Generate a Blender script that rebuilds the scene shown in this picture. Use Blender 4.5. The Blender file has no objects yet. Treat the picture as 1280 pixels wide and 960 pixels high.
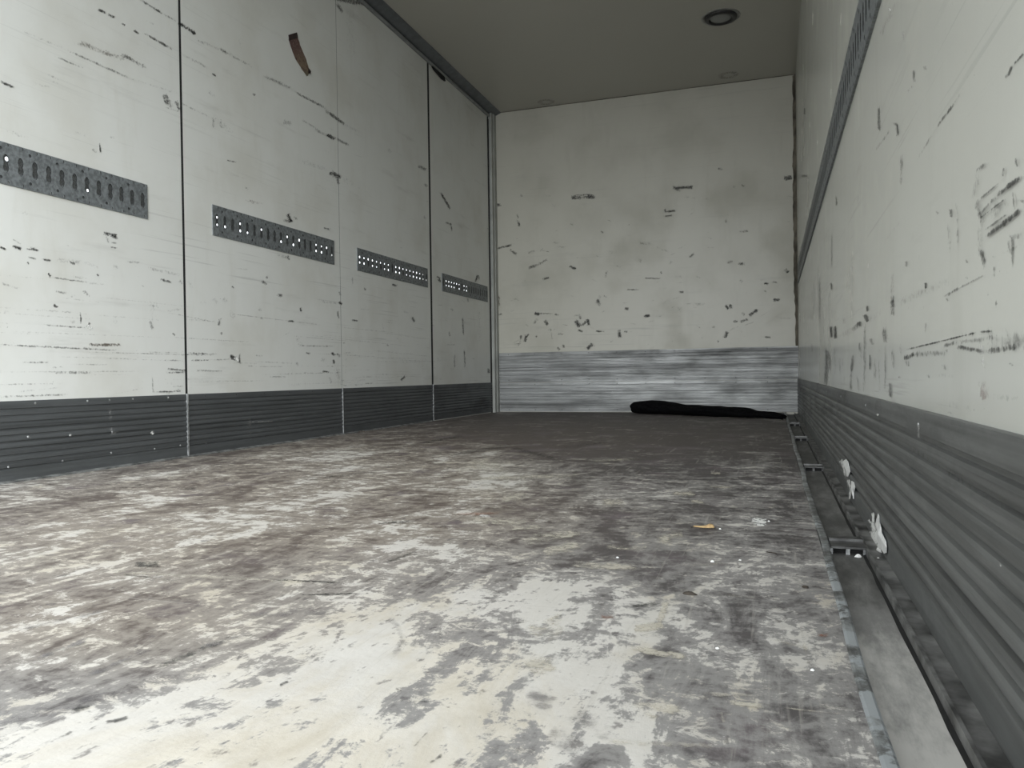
import bpy, bmesh, math, random
from mathutils import Vector, Matrix
random.seed(7)
S = bpy.context.scene
COL = S.collection

# ------------------------------------------------------------------ camera
W, D, H = 2.46, 6.296, 2.578        # inside of the truck body: width, depth, height
Y0 = -0.15                           # rear edge (open end)
yaw, pit, rol, foc = 0.32566, -0.011115, -0.014167, 964.80
cd = bpy.data.cameras.new('camera'); cam = bpy.data.objects.new('camera', cd); COL.objects.link(cam)
Fw = Vector((-math.sin(yaw)*math.cos(pit), math.cos(yaw)*math.cos(pit), math.sin(pit)))
R0 = Vector((math.cos(yaw), math.sin(yaw), 0)); U0 = R0.cross(Fw)
Rv = math.cos(rol)*R0 + math.sin(rol)*U0; Uv = -math.sin(rol)*R0 + math.cos(rol)*U0
M = Matrix((Rv, Uv, -Fw)).transposed().to_4x4(); M.translation = Vector((2.27247, 0.0, 0.31423))
cam.matrix_world = M
cd.sensor_width = 36; cd.lens = foc/1280*36; cd.clip_start = 0.02
S.camera = cam

# ------------------------------------------------------------------ sky, exposure
wd = bpy.data.worlds.new('overcast_sky'); S.world = wd; wd.use_nodes = True
wn = wd.node_tree; bg = wn.nodes['Background']
tc = wn.nodes.new('ShaderNodeTexCoord'); sx = wn.nodes.new('ShaderNodeSeparateXYZ'); rp = wn.nodes.new('ShaderNodeValToRGB')
wn.links.new(tc.outputs['Generated'], sx.inputs[0]); wn.links.new(sx.outputs['Z'], rp.inputs[0]); wn.links.new(rp.outputs[0], bg.inputs['Color'])
rp.color_ramp.elements[0].position = 0.0; rp.color_ramp.elements[0].color = (0.80, 0.84, 0.86, 1)
rp.color_ramp.elements[1].position = 1.0; rp.color_ramp.elements[1].color = (1.0, 1.04, 1.08, 1)
# overcast sky with a broad bright patch low behind the truck, to the right
dp = wn.nodes.new('ShaderNodeVectorMath'); dp.operation = 'DOT_PRODUCT'; wn.links.new(tc.outputs['Generated'], dp.inputs[0])
dp.inputs[1].default_value = Vector((0.55, -1.0, 0.22)).normalized()
mr = wn.nodes.new('ShaderNodeMapRange'); mr.interpolation_type = 'SMOOTHSTEP'; wn.links.new(dp.outputs['Value'], mr.inputs[0])
mr.inputs[1].default_value = 0.55; mr.inputs[2].default_value = 1.0; mr.inputs[3].default_value = 3.6; mr.inputs[4].default_value = 19.0
wn.links.new(mr.outputs[0], bg.inputs['Strength'])
pl = bpy.data.lights.new('rear_opening_portal', 'AREA'); pl.shape = 'RECTANGLE'; pl.size = W; pl.size_y = H
pl.cycles.is_portal = True
po = bpy.data.objects.new('rear_opening_portal', pl); COL.objects.link(po)
po.location = (W/2, Y0-0.02, H/2); po.rotation_euler = (math.radians(90), 0, 0)
S.view_settings.view_transform = 'Standard'; S.view_settings.look = 'None'
S.view_settings.gamma = 1.0; S.view_settings.use_curve_mapping = False
S.view_settings.exposure = -0.6

# traced wear and one painted reflection streak: (corners on the surface in metres, strength, kind); WEAR/TINT: floor wear on a 10 cm grid
MARKS_LEFT=[((2.1639,1.6508,2.2012,1.6538,2.1947,1.6395,2.1575,1.6368),0.9,"k"),
((2.2064,1.6524,2.2411,1.6535,2.2337,1.6391,2.1992,1.6381),0.9,"k"),
((2.2689,1.6449,2.2873,1.6417,2.2806,1.632,2.2622,1.6353),0.9,"k"),
((2.3305,1.6463,2.3554,1.6412,2.3444,1.6265,2.3198,1.6317),0.8,"k"),
((2.3767,1.6567,2.5292,1.6499,2.5191,1.6341,2.3675,1.6416),0.8,"k"),
((2.2658,1.5332,2.3898,1.5291,2.3784,1.5093,2.2553,1.5142),0.7,"k"),
((2.0659,1.5014,2.2893,1.5208,2.2792,1.497,2.0572,1.4794),0.6,"b"),
((1.9795,1.4119,2.0941,1.4132,2.0901,1.4044,1.9758,1.4034),0.6,"k"),
((1.8636,1.4463,2.0209,1.4511,2.0172,1.4424,1.8603,1.4382),0.4,"k"),
((2.0176,1.4521,2.2981,1.4541,2.2922,1.4421,2.0127,1.4413),0.6,"k"),
((2.2921,1.4526,2.5519,1.4805,2.5477,1.4702,2.2886,1.4431),0.4,"k"),
((1.7836,1.2585,1.8362,1.2552,1.8312,1.2434,1.7787,1.247),0.9,"k"),
((1.8934,1.2951,1.9632,1.2999,1.9589,1.2875,1.8894,1.283),0.4,"k"),
((1.9541,1.3411,1.9967,1.3363,1.9923,1.3279,1.9498,1.3329),0.5,"k"),
((2.3596,1.773,2.4793,1.7715,2.471,1.7582,2.352,1.7602),0.8,"k"),
((2.4733,1.7701,2.5559,1.7722,2.5495,1.7613,2.4671,1.7595),0.6,"k"),
((2.3802,1.7017,2.4295,1.7093,2.4252,1.699,2.376,1.6917),0.4,"k"),
((2.5569,1.775,2.6615,1.7728,2.6485,1.7532,2.5447,1.7559),0.9,"k"),
((2.651,1.7497,3.036,1.7719,3.0262,1.7563,2.6431,1.7358),0.4,"k"),
((2.4852,1.4594,2.5265,1.4186,2.4933,1.3942,2.4528,1.4349),0.8,"k"),
((2.5476,1.45,2.5686,1.4172,2.5443,1.4025,2.5236,1.4352),0.8,"k"),
((2.5558,1.4474,2.7548,1.4428,2.7482,1.4319,2.5499,1.4371),0.5,"k"),
((2.7591,1.4536,2.8963,1.4259,2.8722,1.3984,2.7368,1.4269),0.4,"k"),
((2.5748,1.6502,2.7371,1.6531,2.7286,1.6391,2.5671,1.6368),0.5,"k"),
((2.1602,1.1686,2.1631,1.1317,2.1531,1.1284,2.1502,1.1651),0.9,"k"),
((2.1265,1.1425,2.1469,1.1309,2.1379,1.1212,2.1176,1.1329),0.7,"k"),
((2.1672,0.8553,2.2318,0.8532,2.2269,0.8381,2.1626,0.8405),0.9,"k"),
((2.1851,0.8406,2.1971,0.8116,2.1824,0.8053,2.1705,0.8342),0.6,"k"),
((2.1985,0.8225,2.2244,0.8231,2.2225,0.8145,2.1966,0.8139),0.7,"k"),
((2.1906,0.8038,2.2274,0.8061,2.226,0.7976,2.1892,0.7953),0.7,"k"),
((2.0417,1.1782,2.1029,1.1809,2.0986,1.168,2.0375,1.1656),0.3,"k"),
((1.8011,1.1121,1.8772,1.1073,1.8725,1.0956,1.7967,1.1007),0.4,"k"),
((2.836,1.2866,2.9061,1.2931,2.9024,1.2832,2.8324,1.2768),0.6,"k"),
((1.8527,0.8709,1.8718,0.8605,1.8613,0.8469,1.8424,0.8573),0.5,"k"),
((1.8162,0.7457,1.8429,0.7435,1.8398,0.7324,1.8131,0.7346),0.7,"k"),
((1.8721,0.7543,1.9086,0.7508,1.905,0.7394,1.8686,0.743),0.7,"k"),
((2.9577,1.137,3.0449,1.1354,3.0389,1.124,2.952,1.126),0.5,"r"),
((2.9797,1.1428,3.0936,1.1466,3.0877,1.1329,2.9741,1.1294),0.6,"r"),
((2.6655,1.7456,2.7152,1.7465,2.7063,1.7323,2.6569,1.7316),0.6,"k"),
((2.7993,1.7668,2.8865,1.77,2.8751,1.7521,2.7884,1.7493),0.6,"k"),
((2.8779,1.7669,3.0462,1.7671,3.0373,1.7545,2.8697,1.7549),0.4,"k"),
((3.1168,1.7623,3.3421,1.7808,3.3273,1.7574,3.1035,1.7402),0.6,"k"),
((3.3636,1.7701,3.664,1.7836,3.6478,1.7618,3.3495,1.7498),0.7,"k"),
((3.6555,1.7745,3.861,1.7577,3.8307,1.7276,3.6277,1.7457),0.8,"k"),
((3.8396,1.7544,4.0609,1.7615,4.0413,1.7379,3.8218,1.7318),0.4,"k"),
((3.2689,1.5981,3.3415,1.6044,3.3234,1.572,3.2514,1.5663),0.6,"k"),
((3.4305,1.6467,3.5778,1.6388,3.5657,1.6249,3.4192,1.6333),0.6,"k"),
((3.5384,1.6331,3.7397,1.6415,3.7243,1.6199,3.5243,1.6125),0.6,"k"),
((3.6772,1.6513,3.7484,1.6388,3.7169,1.6107,3.6466,1.6235),0.9,"k"),
((3.7271,1.6456,3.9109,1.6493,3.8932,1.6268,3.7107,1.624),0.7,"k"),
((3.3851,1.4397,3.7083,1.4638,3.6892,1.4293,3.3686,1.4078),0.4,"k"),
((3.69,1.4537,3.8159,1.4508,3.7819,1.4083,3.6579,1.4123),0.9,"k"),
((3.7676,1.4319,3.7868,1.3931,3.7514,1.3804,3.7325,1.4189),0.7,"k"),
((3.806,1.4477,3.9423,1.4417,3.9106,1.4054,3.7761,1.4124),0.4,"k"),
((2.7627,1.4448,2.7672,1.3997,2.749,1.3933,2.7445,1.4382),0.6,"k"),
((2.8122,1.4527,2.817,1.415,2.802,1.4096,2.7973,1.4471),0.5,"k"),
((2.8358,1.2871,2.9066,1.2937,2.9025,1.2827,2.8319,1.2762),0.6,"k"),
((2.9567,1.1984,2.9901,1.1887,2.9795,1.1781,2.9463,1.1879),0.6,"k"),
((3.2409,1.1003,3.3377,1.1185,3.337,1.0953,3.2402,1.0777),0.7,"k"),
((3.3054,1.141,3.3297,1.1006,3.2924,1.0865,3.2685,1.1266),0.9,"k"),
((3.3401,1.1351,3.3757,1.1261,3.3603,1.1116,3.3249,1.1206),0.6,"k"),
((3.6123,1.1275,3.6791,1.1289,3.6707,1.1124,3.6041,1.1112),0.7,"k"),
((3.9771,2.4461,3.9983,2.1757,3.8814,2.1277,3.8613,2.3918),0.3,"k"),
((3.7979,2.4089,3.8584,2.382,3.8154,2.3499,3.756,2.3769),0.8,"k"),
((3.7259,2.4203,4.123,2.5622,4.1056,2.5142,3.7112,2.3767),0.8,"k"),
((4.8032,1.7649,4.9477,1.7738,4.9156,1.7366,4.7727,1.7286),0.7,"k"),
((4.8953,1.6619,4.9666,1.6556,4.9313,1.6283,4.8609,1.635),0.7,"k"),
((4.8911,1.4337,4.9336,1.4236,4.8927,1.399,4.8509,1.4092),0.6,"k"),
((5.1766,1.6654,5.3771,1.5697,5.3274,1.5485,5.1301,1.6441),0.9,"k"),
((5.2501,1.4578,5.3726,1.4664,5.3598,1.4475,5.2378,1.4393),0.7,"k"),
((5.3618,1.4625,5.3943,1.4072,5.3509,1.396,5.3188,1.451),0.8,"k"),
((4.3758,1.7604,4.4262,1.7504,4.3811,1.7178,4.3315,1.7279),0.5,"k"),
((2.7289,1.5515,2.7765,1.5474,2.7645,1.5307,2.7172,1.5351),0.4,"k"),
((2.641,1.7696,2.661,1.7636,2.6462,1.7474,2.6264,1.7534),0.9,"k"),
((2.7561,1.6371,2.781,1.6333,2.772,1.6221,2.7472,1.6259),0.8,"k"),
((3.034,1.6473,3.0518,1.642,3.0365,1.6274,3.0188,1.6327),0.8,"k"),
((2.95,1.8637,2.9766,1.8205,2.9377,1.797,2.9117,1.84),0.3,"k"),
((1.8099,0.7701,1.8451,0.7593,1.8418,0.7529,1.8066,0.7637),0.6,"k"),
((1.811,0.7499,1.8459,0.7465,1.8425,0.7353,1.8077,0.7389),0.9,"k"),
((1.772,0.7404,1.7913,0.7342,1.7868,0.7255,1.7676,0.7318),0.9,"k"),
((1.8572,0.7481,1.91,0.7504,1.9086,0.7413,1.8559,0.7391),0.7,"k"),
((1.8661,0.723,1.8979,0.7188,1.8953,0.7113,1.8636,0.7156),0.7,"k"),
((1.9143,0.7227,1.9511,0.7219,1.949,0.7126,1.9123,0.7135),0.8,"k"),
((1.9669,0.7354,2.071,0.7348,2.0667,0.7146,1.9628,0.7158),0.5,"k"),
((2.027,0.7337,2.0494,0.7251,2.0395,0.7103,2.0173,0.7189),0.7,"k"),
((2.0837,0.7367,2.1433,0.7259,2.1377,0.7137,2.0784,0.7247),0.4,"k"),
((2.1681,0.8515,2.235,0.8436,2.2294,0.8308,2.1628,0.839),0.8,"k"),
((1.7739,0.6288,1.8369,0.6167,1.8336,0.6077,1.7708,0.6199),0.5,"k"),
((1.9398,0.6668,2.0913,0.6646,2.0899,0.6572,1.9385,0.6598),0.7,"k"),
((1.9402,0.6784,1.952,0.6691,1.9445,0.6618,1.9327,0.671),0.9,"k"),
((1.9658,0.6242,2.0113,0.6195,2.008,0.6078,1.9625,0.6126),0.6,"k"),
((2.0772,0.6364,2.1091,0.6192,2.0986,0.6069,2.067,0.6242),0.6,"k"),
((1.9585,0.5779,1.9749,0.5684,1.9667,0.5584,1.9504,0.5681),0.9,"k"),
((2.0082,0.6052,2.0523,0.622,2.0565,0.611,2.0122,0.5945),0.4,"k"),
((2.0641,0.5573,2.0666,0.5156,2.0581,0.5146,2.0556,0.5562),0.8,"k"),
((1.9151,0.5057,2.0869,0.5044,2.0862,0.4979,1.9145,0.4996),0.7,"k"),
((2.0786,0.5052,2.0956,0.5236,2.1053,0.5176,2.0882,0.4992),0.8,"k"),
((2.0932,0.5191,2.116,0.501,2.1002,0.4873,2.0776,0.5054),0.9,"w"),
((1.7633,0.4355,2.2325,0.4309,2.2317,0.4224,1.7628,0.4283),0.7,"k"),
((2.0939,0.4492,2.2378,0.4543,2.2375,0.4407,2.0935,0.4363),0.8,"b"),
((1.8348,0.3813,1.9327,0.3826,1.9326,0.3757,1.8346,0.3747),0.7,"k"),
((1.7617,0.3499,2.3441,0.3533,2.344,0.3472,1.7616,0.3449),0.5,"k"),
((1.9492,0.3492,2.1106,0.3493,2.1103,0.3395,1.949,0.34),0.6,"k"),
((1.7592,0.2743,2.0166,0.2751,2.0167,0.2665,1.7593,0.2665),0.7,"k"),
((1.8132,0.2868,1.9912,0.2991,1.9918,0.2928,1.8137,0.281),0.4,"k"),
((2.1875,0.2686,2.3377,0.2895,2.3392,0.2834,2.1888,0.2628),0.4,"k"),
((2.387,0.3274,2.3897,0.262,2.3791,0.2619,2.3765,0.327),0.6,"k"),
((2.3822,0.2738,2.5405,0.2734,2.5406,0.265,2.3823,0.2658),0.8,"k"),
((2.4274,0.3974,2.5615,0.3961,2.561,0.3895,2.4269,0.3911),0.6,"k"),
((2.4554,0.365,2.5711,0.3587,2.5697,0.3483,2.4541,0.355),0.8,"k"),
((2.4542,0.3489,2.5701,0.3524,2.5704,0.342,2.4545,0.3389),0.7,"k"),
((2.3627,0.4271,2.522,0.4278,2.5216,0.4213,2.3623,0.4209),0.5,"k"),
((2.3707,0.7554,2.5487,0.7477,2.5433,0.7312,2.3658,0.7396),0.5,"k"),
((2.432,0.7173,2.4978,0.7108,2.493,0.6988,2.4274,0.7056),0.8,"k"),
((2.3668,0.6124,2.4229,0.61,2.4196,0.5964,2.3636,0.5991),0.5,"k"),
((2.3827,0.5478,2.4016,0.5153,2.3831,0.5081,2.3645,0.5406),0.6,"k"),
((2.2051,0.7425,2.2372,0.7356,2.2298,0.7214,2.1978,0.7285),0.5,"k"),
((2.471,0.5856,2.7037,0.5681,2.7016,0.5612,2.4691,0.5792),0.5,"k"),
((2.5765,0.4297,2.6996,0.4292,2.6989,0.4213,2.5759,0.4221),0.6,"k"),
((2.5801,0.4002,2.6986,0.402,2.6984,0.3942,2.5799,0.3926),0.5,"k"),
((2.4973,0.5068,2.5155,0.4987,2.5068,0.489,2.4887,0.4972),0.7,"k"),
((2.1357,0.6986,2.1453,0.6916,2.1381,0.685,2.1285,0.6919),0.8,"k"),
((1.865,0.7046,1.8729,0.6983,1.867,0.6922,1.8591,0.6985),0.8,"k"),
((1.7687,0.6508,1.9391,0.6577,1.9385,0.6523,1.7682,0.6458),0.4,"k"),
((2.0067,0.7831,2.0248,0.782,2.0212,0.77,2.0031,0.7712),0.5,"k"),
((2.4065,0.6278,2.4137,0.5393,2.3784,0.535,2.3714,0.6225),0.3,"k"),
((2.2132,0.5572,2.225,0.513,2.2045,0.5081,2.1928,0.552),0.3,"k"),
((2.0256,0.538,2.0512,0.5173,2.0345,0.5023,2.0091,0.523),0.4,"k"),
((2.1008,0.6636,2.1667,0.6648,2.1653,0.6564,2.0995,0.6555),0.5,"k"),
((1.9047,0.5545,2.0616,0.5553,2.0609,0.5497,1.9041,0.5492),0.4,"k"),
((1.7791,0.5417,1.8015,0.5404,1.8,0.5317,1.7776,0.5331),0.4,"k"),
((3.1963,0.9231,3.3062,0.9213,3.2982,0.9035,3.1887,0.9059),0.5,"k"),
((3.2879,0.9297,3.3052,0.9056,3.278,0.8955,3.261,0.9195),0.8,"k"),
((3.0714,0.7822,3.1187,0.7727,3.1048,0.7546,3.0578,0.7643),0.7,"k"),
((3.1148,0.8053,3.1246,0.7939,3.1054,0.7858,3.0957,0.7972),0.7,"k"),
((3.1926,0.7357,3.2391,0.7289,3.2245,0.7066,3.1783,0.7136),0.8,"k"),
((2.8623,0.733,2.8774,0.7244,2.8662,0.716,2.8512,0.7246),0.8,"k"),
((3.3892,0.6776,3.3981,0.6562,3.3743,0.6511,3.3656,0.6723),0.9,"k"),
((3.2709,0.6076,3.3277,0.6064,3.324,0.5925,3.2672,0.5938),0.8,"k"),
((2.7883,0.582,2.7748,0.5472,2.7535,0.5497,2.7668,0.5842),0.8,"k"),
((2.7851,0.522,2.7928,0.5116,2.7793,0.5065,2.7717,0.5168),0.7,"k"),
((2.5669,0.5664,2.753,0.568,2.7521,0.561,2.566,0.5598),0.5,"k"),
((2.7482,0.6724,2.772,0.6524,2.7424,0.635,2.7189,0.6549),0.4,"k"),
((2.8046,0.6791,2.8378,0.6652,2.8145,0.6429,2.7817,0.6569),0.4,"k"),
((2.848,0.6271,2.8853,0.5944,2.8469,0.574,2.8103,0.6066),0.4,"k"),
((2.8385,0.428,2.8859,0.4185,2.8729,0.3939,2.8258,0.4037),0.9,"k"),
((2.8794,0.4231,2.9112,0.4024,2.8856,0.3856,2.8542,0.4062),0.9,"w"),
((2.9076,0.4321,2.9062,0.3809,2.8904,0.3807,2.8918,0.4318),0.8,"k"),
((2.5846,0.4285,2.7507,0.4289,2.7498,0.417,2.5838,0.4171),0.6,"k"),
((2.58,0.3966,2.847,0.4077,2.8472,0.4,2.5802,0.3895),0.6,"k"),
((3.0164,0.4305,3.0709,0.4274,3.0685,0.4166,3.014,0.4199),0.5,"k"),
((3.3624,0.4859,3.7028,0.4927,3.7019,0.4814,3.3617,0.4754),0.6,"k"),
((2.9465,0.3805,2.9976,0.3768,2.9957,0.3684,2.9447,0.3722),0.5,"k"),
((3.0039,0.3992,3.298,0.395,3.2971,0.3864,3.0032,0.3912),0.5,"k"),
((3.4192,0.4524,3.4647,0.4483,3.4597,0.4353,3.4143,0.4395),0.8,"k"),
((3.6833,0.4601,3.7071,0.4409,3.6775,0.4299,3.654,0.4489),0.9,"k"),
((3.6948,0.4186,3.7058,0.3935,3.6716,0.3886,3.6608,0.4135),0.8,"k"),
((3.7425,0.4564,3.7652,0.432,3.7327,0.4228,3.7103,0.4471),0.7,"k"),
((3.5715,0.3581,3.6442,0.3532,3.6407,0.3396,3.568,0.3447),0.8,"k"),
((3.1032,0.3282,3.2555,0.3274,3.2553,0.3189,3.103,0.32),0.6,"k"),
((2.6207,0.3581,2.7886,0.355,2.788,0.3459,2.6201,0.3495),0.6,"k"),
((3.5585,0.7283,3.7713,0.7376,3.7683,0.7207,3.5557,0.7123),0.5,"k"),
((3.7591,0.7432,3.7967,0.733,3.7759,0.7153,3.7387,0.7255),0.9,"k"),
((3.7728,0.7982,3.7842,0.7737,3.7488,0.7657,3.7376,0.7901),0.7,"k"),
((3.7506,0.6876,3.7589,0.6419,3.7302,0.6384,3.7221,0.6837),0.7,"k"),
((3.8862,0.651,3.9608,0.6504,3.9562,0.6355,3.8818,0.6364),0.9,"k"),
((3.9098,0.8913,3.9184,0.8455,3.8928,0.8413,3.8843,0.8869),0.6,"k"),
((4.0342,0.8451,4.0651,0.8405,4.0499,0.8244,4.0192,0.8291),0.7,"k"),
((3.5691,0.4282,3.6251,0.4167,3.6075,0.3935,3.552,0.4052),0.5,"k"),
((3.6586,0.323,3.6783,0.2892,3.6452,0.2838,3.6258,0.3173),0.5,"k"),
((3.7365,0.3883,3.7823,0.2954,3.724,0.2876,3.6794,0.3794),0.4,"k"),
((2.6522,0.6466,2.7092,0.6435,2.7046,0.6287,2.6478,0.632),0.3,"k"),
((2.5935,0.7319,2.6195,0.6964,2.6013,0.6881,2.5756,0.7235),0.4,"k"),
((2.5391,0.7241,2.5633,0.7135,2.5513,0.7009,2.5273,0.7116),0.6,"k"),
((3.372,0.529,3.4075,0.4824,3.3607,0.4691,3.326,0.5152),0.4,"k"),
((3.3388,0.4004,3.3697,0.3887,3.3526,0.374,3.3219,0.3858),0.5,"k"),
((3.0637,0.609,3.0816,0.5988,3.0666,0.5887,3.0488,0.5989),0.6,"k"),
((3.0523,0.6544,3.082,0.6442,3.0623,0.6247,3.0329,0.635),0.5,"k"),
((3.4621,1.0243,3.0299,1.0157,3.0343,1.0269,3.4675,1.0368),0.2,"k"),
((4.6837,0.7201,4.7306,0.6881,4.6847,0.6733,4.6386,0.7053),0.8,"k"),
((4.3829,0.907,4.4657,0.9095,4.4582,0.8898,4.3756,0.8876),0.8,"k"),
((4.4657,0.3009,4.5394,0.3269,4.5701,0.3091,4.4955,0.2832),0.8,"k"),
((4.3017,0.5254,4.3368,0.5182,4.3192,0.5016,4.2843,0.5088),0.7,"k"),
((3.9781,0.7213,4.1026,0.7258,4.0999,0.7119,3.9755,0.7077),0.4,"k"),
((4.525,0.7491,4.6196,0.7439,4.6097,0.7286,4.5154,0.734),0.5,"k"),
((4.2667,0.6465,4.2762,0.5867,4.2465,0.584,4.2371,0.6435),0.4,"k"),
((5.5721,0.7728,5.5838,0.6298,5.5413,0.6272,5.5298,0.7692),0.8,"k"),
((5.3008,0.6491,5.3181,0.6131,5.2755,0.6079,5.2585,0.6437),0.7,"k"),
((5.3993,0.4822,5.3951,0.3735,5.3595,0.3734,5.3637,0.4815),0.7,"k"),
((5.5956,0.5309,5.607,0.3806,5.5642,0.3797,5.553,0.529),0.7,"k"),
((5.2271,0.5522,5.422,0.5588,5.4216,0.5466,5.2267,0.5403),0.5,"k"),
((5.0816,1.0394,5.1559,1.0329,5.1332,1.0124,5.0594,1.0192),0.8,"k"),
((5.1256,1.0278,5.1675,1.0065,5.1157,0.9869,5.0745,1.0082),0.9,"k"),
((5.7995,1.0732,5.8652,1.1419,5.9284,1.1409,5.8616,1.0715),0.9,"k"),
((5.9333,1.1401,5.9544,1.102,5.9025,1.0924,5.8817,1.1303),0.7,"k"),
((6.1358,0.3807,6.1595,0.3364,6.088,0.3316,6.0647,0.3754),0.8,"k"),
((5.9376,0.8788,5.9649,0.605,5.8858,0.6006,5.8592,0.8712),0.3,"w"),  # pale streak: a reflected glint painted onto the last panel
((5.3443,0.8302,5.3901,0.8156,5.3519,0.798,5.3067,0.8127),0.6,"k"),
((5.0935,0.4543,5.132,0.4225,5.077,0.4107,5.0392,0.4423),0.4,"k"),
((5.6781,0.9336,5.6988,0.9027,5.6512,0.8943,5.6308,0.9249),0.7,"k"),
((4.0478,0.8398,4.0651,0.8328,4.0454,0.8212,4.0283,0.8282),0.6,"k"),
((4.0945,0.4797,4.4883,0.4746,4.4865,0.4656,4.0929,0.4714),0.4,"k"),
((3.9667,0.3275,4.2456,0.3212,4.2447,0.3127,3.9659,0.3194),0.3,"k")]
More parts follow.
